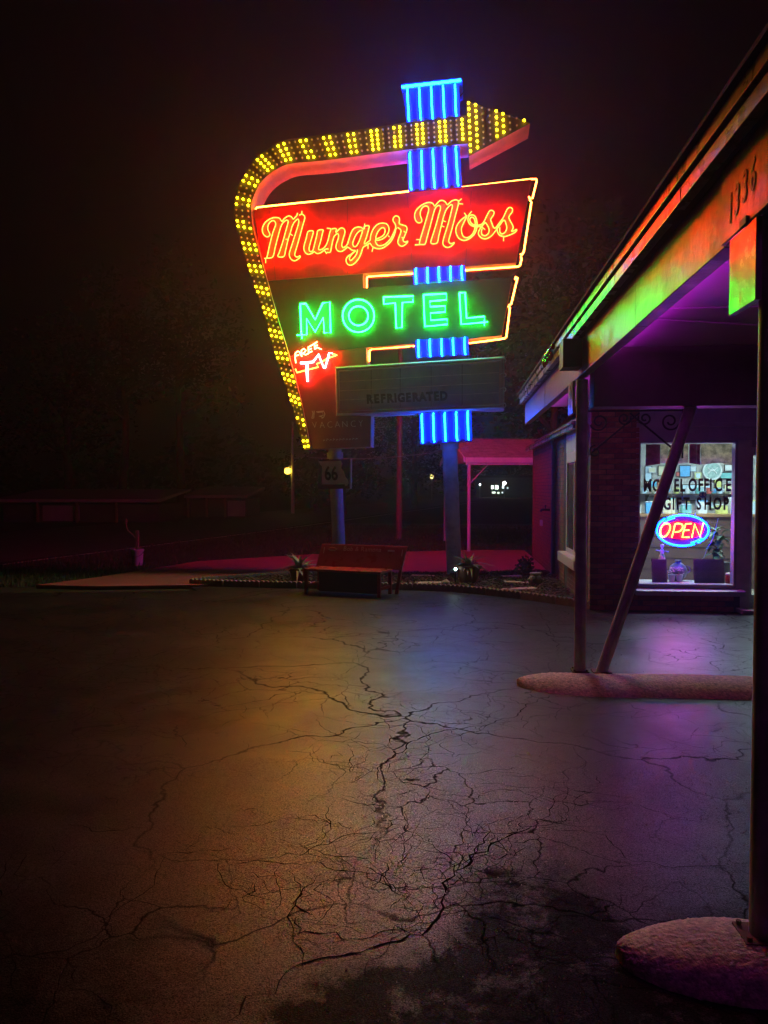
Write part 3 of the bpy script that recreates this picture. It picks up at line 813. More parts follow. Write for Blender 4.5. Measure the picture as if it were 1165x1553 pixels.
zig('tv_tube', [[(265, 578), (390, 578), (515, 558), (625, 410), (740, 690), (830, 392), (900, 402)], [(265, 598), (390, 598), (520, 575), (625, 440), (728, 690), (755, 690), (835, 420)], [(388, 600), (388, 780), (402, 955)], [(410, 600), (412, 780), (418, 955)]], .013, N_tv2)
zig('zigzag_tube', [[(170, 705), (200, 778), (400, 725), (622, 668), (588, 608), (700, 560), (800, 500), (990, 430), (890, 405)]], .012, N_arrow2, -.045)

M_vac = mat('dead_letter_glass', (.55, .42, .40), .3)
Vz = zz(440, 610, 8.321)
def vac(pts, r=.008):
    b = MB(); b.tube([S3(*Vz(p), -.03) for p in pts], r, 5); b.build('dead_tube_letter', M_vac, sign)
for pts in ([(280, 110), (290, 140), (275, 205)], [(305, 108), (300, 200), (278, 205)], [(330, 122), (425, 112), (440, 150), (425, 190), (400, 205)], [(345, 130), (410, 125), (418, 165), (380, 175)], [(365, 175), (410, 190)]): vac(pts)
vx = 268
for ch, x, y in zip('VACANCY', (312, 408, 505, 600, 695, 800, 895), (322, 322, 318, 315, 312, 308, 303)):
    me = text_mesh(ch, .165, .004, M_vac, offset=-.004, align='CENTER'); o = link('vacancy_letter', me, sign)
    u, v = S(*Vz((x, y + 4)), -.01); o.location = (u, -.012, v); o.rotation_euler = (math.pi / 2, -R(1.5), 0); o.scale = (.92, 1, 1)
for k in range(11):
    x = 420 + k * 41
    h = [16, 30, 20, 26, 18, 22, 24, 18, 16, 22, 20][k]
    b = MB(); b.tube([S3(*Vz((x, 492 - k * 1.8)), -.004), S3(*Vz((x + 5, 492 - k * 1.8 - h)), -.004), S3(*Vz((x + 24, 490 - k * 1.8 - h * .5)), -.004)], .005, 4); b.build('small_mark', M_vac, sign)

# ---------------------------------------------------------------- support poles
M_pole = mat('galvanised_pole', (.62, .66, .68), .32, noise=(3, .25), bump=(30, .15, .004))
for (px, pyt, rad, pyb) in ((508, 682, .118, 850), (681.5, 668, .135, 880)):
    u, v = S(px, pyt, .2)
    b = MB(); b.tube([(u, .2, -.1), (u, .2, v + .05)], rad, 20)
    p = b.build('support_pole', M_pole, sign, smooth=True)
    b = MB(); b.tube([(u, .2, v - .16), (u, .2, v - .05)], rad + .03, 20); b.build('collar', M_pole, p)
    b = MB(); b.tube([(u, .2, .02), (u, .2, .06)], rad + .07, 16); b.build('base_flange', M_pole, p)
u, v = S(691, 700, .3)
b = MB(); b.tube([(u, .36, 0), (u + .01, .36, v + .5)], .022, 8); b.build('conduit', M_black, sign)

# ================================================================== ROUTE SIGN on the left pole
M_signblk = mat('sign_black', (.02, .02, .022), .5); M_signwht = mat('sign_white', (.85, .85, .85), .45, noise=(4, .1))
rs = bpy.data.objects.new('route_sign', None); COL.objects.link(rs); rs.matrix_world = sign.matrix_world.copy()
tag(rs, 'square black route sign with a pale state outline and 66 on the left pole', 'road sign')
rz_ = zz(430, 580, 3.236)
b = MB(); b.prism([S(*rz_(p), -.10) for p in ((176, 379), (326, 376), (324, 521), (170, 524))], -.10, -.02); b.build('board', M_signblk, rs)
b = MB(); b.prism([S(*rz_(p), -.10) for p in ((328.5, 375), (333.5, 375), (331, 522), (326, 522))], -.105, -.02); b.build('edge_trim', M_white, rs)
b = MB(); b.prism([S(*rz_(p), -.10) for p in ((173, 387), (282, 384), (289, 398), (284, 420), (297, 438), (304, 462), (316, 478), (319, 494), (313, 506), (303, 508), (301, 500), (188, 501), (189, 412), (181, 404))], -.106, -.099)
b.build('state_outline', M_signwht, rs)
for x in (219, 252):
    me = text_mesh('6', .335, .003, M_signblk, offset=.008, align='CENTER'); o = link('numeral', me, rs)
    u, v = S(*rz_((x, 478)), -.108); o.location = (u, -.109, v); o.rotation_euler = (math.pi / 2, -R(1), 0); o.scale = (.72, 1.02, 1)

# ================================================================== CANOPY over the drive
XB, YN, YF = .98, -1.4, 11.0          # beam face, near end, far end
can = thing('canopy', 'white timber carport canopy with purple-lit ceiling on steel posts beside the office', 'canopy', (1.022, 6.27, 0))
CO = Vector((1.022, 6.27, 0))
def loc(mb):                            # world coordinates -> canopy coordinates
    mb.v = [(x - CO.x, y - CO.y, z - CO.z) for x, y, z in mb.v]; return mb
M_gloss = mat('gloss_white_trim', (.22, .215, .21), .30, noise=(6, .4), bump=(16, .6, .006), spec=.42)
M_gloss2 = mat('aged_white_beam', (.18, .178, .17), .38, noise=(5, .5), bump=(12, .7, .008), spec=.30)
M_rust = mat('rusty_steel', (.16, .08, .05), .75, noise=(20, .5), bump=(60, .4, .003))
M_ceil = mat('ceiling_board', (.52, .50, .50), .45, noise=(2.5, .12), bump=(18, .25, .004))
M_roofing = mat('roofing_felt', (.035, .033, .032), .9, noise=(5, .3), bump=(60, .6, .008))
segs = [YN, .9, 2.95, 4.35, 6.12, 8.6, YF]
crng2 = random.Random(3)
for y0, y1 in zip(segs[:-1], segs[1:]):
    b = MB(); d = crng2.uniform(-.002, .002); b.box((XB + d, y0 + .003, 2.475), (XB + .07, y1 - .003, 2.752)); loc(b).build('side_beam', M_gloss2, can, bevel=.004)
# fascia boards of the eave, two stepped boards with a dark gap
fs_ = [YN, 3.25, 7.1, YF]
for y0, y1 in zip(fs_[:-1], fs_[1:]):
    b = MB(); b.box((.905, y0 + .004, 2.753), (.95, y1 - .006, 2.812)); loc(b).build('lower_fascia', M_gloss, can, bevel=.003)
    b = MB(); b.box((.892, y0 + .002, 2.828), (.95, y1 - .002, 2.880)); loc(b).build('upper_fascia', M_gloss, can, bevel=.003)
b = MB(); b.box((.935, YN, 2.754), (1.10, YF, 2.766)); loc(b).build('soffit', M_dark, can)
b = MB(); b.hexa([(.87, YN - .05, 2.884), (8.5, YN - .05, 3.05), (8.5, YF + .06, 3.05), (.87, YF + .06, 2.884), (.87, YN - .05, 2.902), (8.5, YN - .05, 3.12), (8.5, YF + .06, 3.12), (.87, YF + .06, 2.902)])
loc(b).build('roof', M_roofing, can)
# ceiling boards with open joints
y = 6.2 - 1.22 * 6
k = 0
while y < YF - .2:
    y1 = min(y + 1.22, YF)
    if not (y < 6.1 < y1 - .3):
        pass
    for x0, x1 in ((1.102, 3.53), (3.54, 5.9), (5.91, 8.4)):
        b = MB(); dz = crng2.uniform(-.006, .004); b.box((x0, y + .006, 2.715 + dz), (x1, y1 - .006, 2.728 + dz)); loc(b).build('ceiling_board', M_ceil, can)
    b = MB(); b.box((1.102, y - .012, 2.729), (8.4, y + .012, 2.75)); loc(b).build('joist', M_dark, can)
    y += 1.22; k += 1
b = MB(); b.box((1.053, YN, 2.640), (1.205, YF, 2.652)).box((1.193, YN, 2.6525), (1.205, YF, 2.672)); loc(b).build('added_strip_ledge', M_ceil, can)  # added ledge, screens the posts from the strip's light
b = MB(); b.tube([(1.135, YN + .1, 2.668), (1.135, YF - .1, 2.668)], .009, 6); loc(b).build('added_light_strip', neon('added_purple_strip', (70, 1.3, 90)), can)  # added hidden source that turns the ceiling purple
for yy in (3.9, 5.2):
    b = MB(); b.hexa([(1.13, yy, 2.70), (2.6, yy + .5, 2.70), (2.6, yy + .53, 2.70), (1.13, yy + .03, 2.70), (1.13, yy, 2.712), (2.6, yy + .5, 2.712), (2.6, yy + .53, 2.712), (1.13, yy + .03, 2.712)]); loc(b).build('loose_batten', M_ceil, can)
# dark cross beam on the far pair of posts, its end running out under the eave
b = MB(); b.box((1.106, 6.30, 2.238), (8.2, 6.52, 2.71)); loc(b).build('cross_beam', M_dark, can, bevel=.004)
b = MB(); b.box((.835, 6.13, 2.53), (1.03, 6.34, 2.751)); loc(b).build('beam_end', M_dark, can, bevel=.004)
b = MB(); b.box((1.12, 2.45, 2.43), (8.2, 2.72, 2.712)); loc(b).build('cross_beam', M_dark, can, bevel=.004)
# posts, cover boards, strut
M_cover = mat('glossy_cover_board', (.34, .33, .31), .24, noise=(5, .4), bump=(16, .5, .004), spec=.6)
for yy, c0, c1 in ((6.42, 6.50, 6.76), (2.66, 2.613, 2.858)):
    px_ = 1.03 if yy > 4 else 1.045
    b = MB(); b.tube([(px_, yy, .02), (px_, yy, 2.47)], .047, 20); po = loc(b).build('post', M_steel, can, smooth=True)
    b = MB(); b.box((.963, yy - .068, .074), (1.097, yy + .068, .090)); loc(b).build('base_plate', M_rust, po, bevel=.003)
    for sx in (-.05, .05):
        for sy in (-.05, .05):
            b = MB(); b.tube([(1.03 + sx, yy + sy, .090), (1.03 + sx, yy + sy, .104)], .009, 6); loc(b).build('bolt', M_rust, po)
    b = MB(); b.box((.981 - .014, c0, 2.205), (.981 + .006, c1, 2.473)); loc(b).build('cover_board', M_cover, can, bevel=.003)
b = MB(); b.tube([(1.195, 6.42, .04), (1.905, 6.42, 2.29)], .046, 18); loc(b).build('strut', M_steel, can, smooth=True)
b = MB(); b.box((1.13, 6.355, .074), (1.28, 6.485, .088)); loc(b).build('strut_plate', M_rust, can, bevel=.003)
b = MB(); b.box((.965, 1.2, 2.478), (.9795, 2.945, 2.750)); loc(b).build('number_board', M_gloss2, can, bevel=.003)
b = MB(); b.box((.958, 2.68, 2.474), (.9645, 2.74, 2.498)); loc(b).build('bracket', M_dark, can)
# house number
for ch, yy, zc in (('1', 2.846, 2.528), ('3', 2.784, 2.538), ('3', 2.713, 2.555), ('6', 2.642, 2.565)):
    me = text_mesh(ch, .150, .001, M_black, offset=.001, align='CENTER', shear=.12); o = link('house_number', me, can)
    o.location = (.9635 - CO.x, yy - CO.y, zc); o.rotation_euler = (math.pi / 2, 0, -math.pi / 2); o.scale = (.62, 1, 1)

# scroll brackets
def spiral(cx, cz, r0, turns, a0, dirn=1, n=26):
    return [(cx + r0 * (1 - .75 * i / n) * math.cos(a0 + dirn * 2 * math.pi * turns * i / n), cz + r0 * (1 - .75 * i / n) * math.sin(a0 + dirn * 2 * math.pi * turns * i / n)) for i in range(n + 1)]
def scroll_bracket(name, label, ox, oz, flip, yy=6.46):
    t = thing(name, label, 'bracket', (ox, yy, oz), 0, 'scroll brackets under the dark cross beam')
    s = -1 if flip else 1
    def bar(nm, pts, r=.008):
        b = MB(); b.tube([(s * x, 0, z) for x, z in pts], r, 6); b.build(nm, M_black, t)
    bar('top_bar', [(0, -.012), (.46, -.012)]); bar('side_bar', [(0, 0), (0, -.40)])
    bar('brace', [(.02, -.37), (.42, -.03)])
    bar('scroll', spiral(.10, -.10, .075, 1.4, R(200))); bar('scroll', spiral(.30, -.075, .055, 1.4, R(20), -1)); bar('scroll', spiral(.07, -.34, .05, 1.3, R(90)))
    return t
scroll_bracket('scroll_bracket', 'black wrought iron scroll bracket beside the upright far post', 1.075, 2.230, False)
scroll_bracket('scroll_bracket', 'black wrought iron scroll bracket tucked against the top of the leaning strut', 1.84, 2.230, True)

# hanging ornament on the eave, past the beam end
orn = thing('wind_chime', 'tangled wire ornament with small red glass drops hanging from the canopy eave', 'ornament', (.885, 7.4, 2.86))
rg = random.Random(9)
M_wire = mat('chrome_wire', (.55, .5, .48), .2, 1.0); M_redg = mat('red_glass', (.35, .03, .02), .1, coat=.6)
b = MB()
for k in range(7):
    y0 = rg.uniform(-.35, .35); z0 = rg.uniform(-.02, .01); r = rg.uniform(.03, .07)
    b.tube([(rg.uniform(-.02, .0), y0 + r * math.cos(a), z0 - r * .4 + r * .8 * math.sin(a)) for a in [i * .5 for i in range(15)]], .005, 5)
b.build('wire_coil', M_wire, orn)
for k in range(16):
    b = MB(); b.lathe([(.004, .02), (.015, .005), (.020, -.018), (.012, -.038), (.003, -.045)], (rg.uniform(-.03, -.005), rg.uniform(-.33, .33), rg.uniform(-.06, .02)), 8); b.build('glass_drop', M_redg if k % 4 else M_wire, orn, smooth=True)

# ================================================================== CONCRETE ISLANDS under the posts
M_isl = mat('pebbled_concrete', (.82, .68, .54), .6, noise=(38, .5), bump=(70, 1., .014))
def island(label, xt, yc, hw, x1, h=.125, rnd=0.):
    b = MB(); nx, ny = (150, 17) if not rnd else (60, 40); vs = []
    rr = random.Random(int(yc * 10))
    for i in range(nx + 1):
        s = i / nx
        x = xt + (x1 - xt) * (s ** (2.6 if not rnd else 1.0))
        t = min(1, (x - xt) / .62); wdt = hw * math.sqrt(max(0.0004, 1 - (1 - t) ** 2.2))
        if rnd:
            t2 = min(1, (x1 - x) / rnd); wdt *= math.sqrt(max(.0004, 1 - (1 - t2) ** 2.2))
        hh = (1 if not rnd else .35 + .65 * min(1, (x1 - x) / .12) ** .6) * h * (.45 + .55 * min(1, (x - xt) / .28) ** .6)
        for j in range(ny + 1):
            a = -1 + 2 * j / ny
            prof = (1 - abs(a) ** 2.4) * hh
            vs.append((x + .006 * math.sin(y * 9 + x * 5), yc + wdt * a + .012 * math.sin(x * 4.1 + yc) + rr.gauss(0, .0012), prof + rr.gauss(0, .0016) * (1 if 0 < j < ny else 0)))
    fs = [(i * (ny + 1) + j, (i + 1) * (ny + 1) + j, (i + 1) * (ny + 1) + j + 1, i * (ny + 1) + j + 1) for i in range(nx) for j in range(ny)]
    fs.append(tuple(range(ny, -1, -1))); fs.append(tuple(nx * (ny + 1) + j for j in range(ny + 1)))
    b.add(vs, fs)
    return tag(b.build('concrete_island', M_isl, smooth=True), label, 'kerb island', 'concrete islands under the canopy')
island('low rounded concrete island carrying the far post and leaning strut', .50, 6.25, .31, 8.2, .088)
island('low rounded concrete island at the foot of the nearest post', .545, 2.64, .265, 1.24, .088, .36)

# ================================================================== OFFICE BUILDING
OX, OY = 1.74, 10.14
off = thing('office_building', 'brick motel office with lettered display window lit from inside', 'building', (OX, OY, 0))
def ol(mb): mb.v = [(x - OX, y - OY, z) for x, y, z in mb.v]; return mb
WX0, WX1, WZ0, WZ1 = on_y(970.5, 780, 10.17).x, on_y(1113.5, 780, 10.17).x, .345, 2.16            # display window opening
M_wallp = mat('painted_wall_board', (.36, .32, .36), .6, noise=(3, .15), bump=(30, .2, .004))
# masonry cores with mortar, bricks stand proud of them
b = MB()
b.box((OX + .012, OY + .012, 0), (WX0 - .06, OY + .22, 2.71))            # pier
b.box((WX0 - .06, OY + .012, 0), (WX1 + .08, OY + .2, WZ0 - .09))        # under the sill
ol(b).build('wall_core', M_mortar, off)
b = MB(); b.box((WX0 - .058, OY + .01, WZ1 + .03), (WX1 + .25, OY + .2, 2.712)); ol(b).build('wall_panel', M_wallp, off)
b = MB(); b.box((WX0 - .058, OY - .02, 2.36), (6.0, OY + .009, 2.41)); ol(b).build('wall_trim', M_wallp, off, bevel=.003)
brick_protos = []
for m in (M_brick, M_brick2, M_brick3):
    bb = MB(); bb.box((0, 0, 0), (.196, .09, .058)); brick_protos.append(bb.mesh('brick', m, bevel=.004))
half = MB(); half.box((0, 0, 0), (.094, .09, .058)); half_me = half.mesh('brick', M_brick2, bevel=.004)
brg = random.Random(4)
def brick_at(x, y, z, me): link('brick', me, off, (x - OX + brg.uniform(-.001, .001), y - OY + brg.uniform(-.003, .003), z))
rows = int(2.70 / .0675)
for r in range(rows):
    z = .004 + r * .0675
    if r % 2 == 0:
        for k in range(3): brick_at(OX + .002 + k * .206, OY, z, brg.choice(brick_protos))
    else:
        brick_at(OX + .002, OY, z, half_me)
        for k in range(2): brick_at(OX + .106 + k * .206, OY, z, brg.choice(brick_protos))
        brick_at(OX + .106 + 2 * .206, OY, z, half_me)
for r in range(3):
    z = .004 + r * .0675; x = WX0 - .052 + (.1 if r % 2 else 0)
    while x + .196 < WX1 + .08: brick_at(x, OY + .004, z, brg.choice(brick_protos)); x += .206
# side wall: core, bricks too foreshortened to tell apart kept as one part
b = MB(); b.box((OX + .012, OY + .221, 0), (OX + .2, 17.4, 2.6)); ol(b).build('side_wall_core', M_mortar, off)
SW0, SW1, SZ0, SZ1 = 10.62, 12.15, .60, 2.12            # side window
def side_bricks(y0, y1, z0, z1, m):
    bb = MB(); r = 0; z = z0
    while z + .058 < z1:
        y = y0 - (.1 if r % 2 else 0)
        while y < y1:
            a, c = max(y, y0), min(y + .196, y1)
            if c - a > .03:
                d = brg.uniform(0, .005); bb.box((OX + d, a, z), (OX + .0115, c - .0, z + .058))
            y += .206
        z += .0675; r += 1
    return tag(ol(bb).build('brick_courses', m, off), kind='stuff')
side_bricks(OY + .225, SW0 - .03, .004, 2.45, M_brick); side_bricks(SW1 + .33, 17.4, .004, 2.45, M_brick); side_bricks(SW0 - .03, SW1 + .03, .004, SZ0 - .1, M_brick2)
b = MB(); b.box((OX - .012, SW1 + .03, .5), (OX + .01, SW1 + .325, 2.45)); ol(b).build('timber_trim', M_dark, off)
b = MB(); b.box((OX - .01, 17.402, 0), (OX + .2, 17.46, 2.5)); ol(b).build('corner_board', mat('red_corner_paint', (.22, .05, .05), .6, noise=(5, .2)), off)
# side window with white frame and closed blind
sw = ol(MB().box((OX - .02, SW0, SZ0), (OX + .008, SW0 + .07, SZ1)).box((OX - .02, SW1 - .07, SZ0), (OX + .008, SW1, SZ1)).box((OX - .02, SW0 + .071, SZ1 - .16), (OX + .008, SW1 - .071, SZ1)).box((OX - .02, SW0 + .071, SZ0), (OX + .008, SW1 - .071, SZ0 + .06)).box((OX - .016, (SW0 + SW1) / 2 - .03, SZ0 + .061), (OX + .008, (SW0 + SW1) / 2 + .03, SZ1 - .161))).build('side_window', M_white, off)
b = MB(); b.box((OX - .002, SW0 + .072, SZ0 + .062), (OX + .004, SW1 - .072, SZ1 - .162)); ol(b).build('pane', mat('dark_window_glass', (.10, .11, .12), .08, spec=.8), sw)
b = MB(); b.box((OX - .14, SW0 - .06, SZ0 - .14), (OX + .009, SW1 + .06, SZ0 - .003)); ol(b).build('window_ledge', M_white, off, bevel=.006)
b = MB(); b.box((OX - .02, SW0 - .03, SZ1 + .003), (OX + .01, SW1 + .03, 2.44)); ol(b).build('window_head', M_white, off)
# back wing eave and low roof
b = MB(); b.box((1.60, 10.76, 2.395), (1.64, 17.6, 2.455)); ol(b).build('eave_board', M_gloss, off)
b = MB(); b.box((1.641, 10.76, 2.44), (OX + .01, 17.6, 2.452)); ol(b).build('eave_soffit', M_white, off)
b = MB(); b.box((1.575, 10.76, 2.456), (1.66, 17.62, 2.475)); ol(b).build('drip_edge', mat('yellow_lit_drip_edge', (.42, .30, .12), .32, .6, noise=(5, .3), bump=(9, .5, .02)), off)  # yellow light along the edge is put into the metal's colour
b = MB(); b.hexa([(1.59, 10.76, 2.476), (9, 10.76, 2.74), (9, 17.62, 2.74), (1.59, 17.62, 2.476), (1.59, 10.76, 2.492), (9, 10.76, 2.79), (9, 17.62, 2.79), (1.59, 17.62, 2.492)]); ol(b).build('wing_roof', M_roofing, off)
b = MB(); b.box((OX + .201, 17.2, 0), (9, 17.4, 2.6)); b.box((8.8, OY + .221, 0), (9, 17.19, 2.6)); ol(b).build('rear_wall', M_brick2, off)
# downspout on the side wall
b = MB(); b.tube([(1.66, 13.55, 2.40), (1.70, 13.55, 2.3), (1.70, 13.55, .1), (1.60, 13.5, .05)], .035, 8); ol(b).build('downspout', mat('blue_grey_downspout', (.10, .12, .17), .5), off)
# display window: frame, pane, sill
fr = ol(MB().box((WX0 - .055, OY + .02, WZ0 - .04), (WX0, OY + .14, WZ1 + .028)).box((WX1, OY + .02, WZ0 - .04), (WX1 + .035, OY + .14, WZ1 + .028)).box((WX0 + .001, OY + .02, WZ1), (WX1 - .001, OY + .14, WZ1 + .028)).box((WX0 + .001, OY + .02, WZ0 - .04), (WX1 - .001, OY + .14, WZ0))).build('display_window', mat('purple_grey_frame', (.30, .28, .32), .45), off)
PY = OY + .075
b = MB(); b.add([(WX0, PY, WZ0), (WX1, PY, WZ0), (WX1, PY, WZ1), (WX0, PY, WZ1)], [(0, 1, 2, 3)]); ol(b).build('pane', GLASS, fr)
b = MB(); b.hexa([(WX0 - .06, OY - .09, WZ0 - .135), (WX1 + .12, OY - .09, WZ0 - .135), (WX1 + .12, OY + .10, WZ0 - .135), (WX0 - .06, OY + .10, WZ0 - .135), (WX0 - .06, OY - .09, WZ0 - .075), (WX1 + .12, OY - .09, WZ0 - .075), (WX1 + .12, OY + .10, WZ0 - .043), (WX0 - .06, OY + .10, WZ0 - .043)])
ol(b).build('window_sill', mat('sill_paint', (.42, .38, .40), .4), off, bevel=.006)
# lettering on the glass
M_dec = mat('maroon_window_lettering', (.055, .006, .014), .5)
def decal(s, pxs, py, hpx, wide=1.):
    for ch, px in zip(s, pxs):
        if ch == ' ': continue
        p = on_y(px, py, PY - .006)
        me = text_mesh(ch, hpx / F * OY / .70, .0015, M_dec, offset=.007, align='CENTER'); o = link('window_letter', me, fr)
        o.location = (p.x - OX, PY - .006 - OY, p.z); o.rotation_euler = (math.pi / 2, 0, 0); o.scale = (.60 * wide, 1, 1)
decal('MOTEL', (982, 996, 1010, 1026, 1035), 745, 18)
decal('OFFICE', (1050.5, 1062.5, 1071, 1078, 1089.5, 1104.5), 744.5, 18)
decal('GIFT', (1012, 1021.5, 1029.5, 1041), 772.5, 17.5)
decal('SHOP', (1060, 1073.5, 1088, 1101), 772.5, 17.5)
M_dec2 = mat('white_window_decal', (.6, .6, .65), .5); M_dec3 = mat('blue_window_decal', (.05, .10, .45), .5)
p = on_y(1066, 750, PY - .006)
b = MB(); k = 14
pts_sh = [(p.x + .046 * a, p.z + .046 * c) for a, c in ((-1, .75), (-.5, .62), (0, .85), (.5, .62), (1, .75), (.85, .2), (1, -.2), (.6, -.75), (0, -1), (-.6, -.75), (-1, -.2), (-.85, .2))]
b.prism(pts_sh, PY - .006, PY - .003); ol(b).build('shield_decal', M_dec3, fr)
for dx in (-3.5, 3.5):
    p = on_y(1066 + dx * .75, 752, PY - .009); me = text_mesh('6', .066, .001, M_dec2, offset=.003, align='CENTER'); o = link('window_letter', me, fr)
    o.location = (p.x - OX, PY - .009 - OY, p.z); o.rotation_euler = (math.pi / 2, 0, 0); o.scale = (.7, 1, 1)
# door to the right of the window
DX0 = WX1 + .205
M_post = mat('door_post_paint', (.52, .44, .43), .5, noise=(6, .2))
b = MB(); b.box((WX1 + .036, OY + .03, .005), (DX0, OY + .16, 2.71)); ol(b).build('door_post', M_post, off, bevel=.004)
dr = ol(MB().box((DX0 + .002, OY + .05, .01), (DX0 + .028, OY + .1, 2.1)).box((DX0 + .84, OY + .05, .01), (DX0 + .92, OY + .1, 2.1)).box((DX0 + .029, OY + .05, .01), (DX0 + .839, OY + .1, .22)).box((DX0 + .029, OY + .05, 2.0), (DX0 + .839, OY + .1, 2.1))).build('door', M_steel, off)
b = MB(); b.add([(DX0 + .028, OY + .075, .22), (DX0 + .84, OY + .075, .22), (DX0 + .84, OY + .075, 2.0), (DX0 + .028, OY + .075, 2.0)], [(0, 1, 2, 3)]); ol(b).build('door_pane', GLASS, dr)
b = MB(); b.tube([(DX0 + .10, OY + .03, .95), (DX0 + .10, OY + .0, 1.0), (DX0 + .10, OY + .0, 1.2), (DX0 + .10, OY + .03, 1.25)], .012, 8); ol(b).build('handle', M_steel, dr)
b = MB(); b.box((WX1 + .03, OY - .22, .005), (DX0 + 1.0, OY + .028, .055)); ol(b).build('door_step', M_conc, off, bevel=.006)
b = MB(); b.box((DX0 + .922, OY + .03, .0), (8.8, OY + .2, 2.71)); b.box((DX0 + .001, OY + .03, 2.103), (DX0 + .921, OY + .2, 2.71)); ol(b).build('front_wall', M_wallp, off)
# the room behind
M_room = mat('room_wall_paint', (.50, .52, .52), .7, noise=(2, .1)); M_floor = mat('room_floor', (.30, .25, .20), .5, noise=(3, .3))
b = MB(); b.box((OX + .21, OY + .21, .006), (6.2, 13.4, .03)); ol(b).build('room_floor', M_floor, off)
b = MB(); b.box((OX + .201, OY + .23, .031), (OX + .215, 13.4, 2.55)); b.box((6.0, OY + .23, .031), (6.05, 13.4, 2.55)); ol(b).build('room_wall', M_room, off)
b = MB(); b.box((OX + .216, 13.4, .031), (6.0, 13.45, 2.55)); ol(b).build('room_back_wall', mat('room_brick_paint', (.40, .38, .36), .75, noise=(4, .2)), off)
b = MB(); b.box((OX + .216, OY + .21, 2.50), (6.0, 13.4, 2.53)); ol(b).build('room_ceiling', M_room, off)
bb = MB(); r = 0; z = .04
while z < 2.45:
    x = OX + .22 - (.11 if r % 2 else 0)
    while x < 5.95:
        a, c = max(x, OX + .22), min(x + .21, 5.98)
        if c - a > .04: bb.box((a, 13.39 - brg.uniform(0, .004), z), (c - .012, 13.3995, z + .062))
        x += .215
    z += .074; r += 1
tag(ol(bb).build('room_brick_courses', mat('room_brick_paint'), off), kind='stuff')
M_fix = mat('ceiling_lamp_glow', (.8, .8, .8), .4, emit=(44, 64, 65))
for lx, ly in ((3.2, 11.5), (4.6, 12.0)):
    t = thing('ceiling_lamp', 'white fluorescent ceiling lamp inside the office, %s' % ('above the display window' if lx < 4 else 'towards the door'), 'ceiling lamp', (lx, ly, 2.5))
    b = MB(); b.box((-.6, -.15, -.05), (.6, .15, -.001)); b.build('housing', M_white, t)
    b = MB(); b.box((-.56, -.12, -.075), (.56, .12, -.051)); b.build('diffuser', M_fix, t)

# ---------------------------------------------------------------- OPEN sign in the window
op = thing('open_sign', 'oval neon OPEN sign glowing red and blue in the office window', 'neon sign', (0, 0, 0))
YO = OY + .20
Oz = zz(960, 660, 5.683)
def O3(p, dy=0.): q = on_y(*Oz(p), YO + dy); return (q.x, q.y, q.z)
oc = Vector(O3((430, 820))); op.location = oc
def oloc(mb): mb.v = [(x - oc.x, y - oc.y, z - oc.z) for x, y, z in mb.v]; return mb
N_or = neon('open_red_tube', (95, 4.0, .5)); N_ob = neon('open_blue_tube', (.02, 1.6, 85)); 
M_opb = mat('open_backing', (.30, .012, .02), .35)
b = MB(); b.prism([(lambda q: (q[0], q[2]))(O3((430 + 205 * math.cos(a), 818 + 122 * math.sin(a)), .05)) for a in [2 * math.pi * i / 32 for i in range(32)]], YO + .05, YO + .065); oloc(b).build('backing', mat('open_backing_dark', (.03, .03, .05), .4), op)
b = MB(); b.prism([(lambda q: (q[0], q[2]))(O3((425 + 190 * math.cos(a), 818 + 80 * math.sin(a)), .045)) for a in [2 * math.pi * i / 28 for i in range(28)]], YO + .040, YO + .049); oloc(b).build('letter_field', M_opb, op)
def otube(name, pts, r, m, sm=True, dy=0.):
    q = smooth_path(pts, 3) if sm else pts
    b = MB(); b.tube([O3(p, dy) for p in q], r, 8); oloc(b).build(name, m, op, smooth=True)
def arc(cx, cyy, rx, ry, a0, a1, n=26): return [(cx + rx * math.cos(R(a0 + (a1 - a0) * i / n)), cyy + ry * math.sin(R(a0 + (a1 - a0) * i / n))) for i in range(n + 1)]
otube('blue_ring', arc(430, 820, 222, 130, 232, 415), .013, N_ob, False); otube('blue_ring', arc(428, 818, 222, 135, 62, 228), .013, N_ob, False)
otube('blue_ring', arc(430, 818, 200, 112, 215, 250), .011, N_ob, False); otube('blue_ring', arc(430, 820, 200, 114, 35, 70), .011, N_ob, False)
otube('open_letter', [(262, 772), (240, 805), (238, 850), (255, 875), (285, 868), (312, 830), (322, 790), (308, 764), (280, 764), (262, 772)], .0085, N_or)
otube('open_letter', [(335, 882), (352, 820), (365, 768), (400, 762), (425, 772), (428, 800), (405, 828), (362, 836)], .0085, N_or)
otube('open_letter', [(505, 762), (455, 765), (440, 815), (425, 880), (486, 880)], .0085, N_or, False); otube('open_letter', [(440, 820), (485, 818)], .0085, N_or, False)
otube('open_letter', [(508, 882), (532, 766), (578, 876), (606, 760)], .0085, N_or, False)
otube('power_cord', [(735, 715), (715, 800), (690, 890), (640, 980), (610, 1060)], .004, M_white, True, .02)
b = MB()
for x in (330, 540): b.tube([O3((x, 700), .05), (O3((x, 700), .05)[0], YO + .05, WZ1)], .002, 4)
oloc(b).build('hanging_wire', M_wire, op)

# ---------------------------------------------------------------- things in and behind the window
def I3(px, py, y): q = on_y(px, py, y); return q
wz = zz(960, 660, 5.683)
def wp(p, y): return on_y(*wz(p), y)
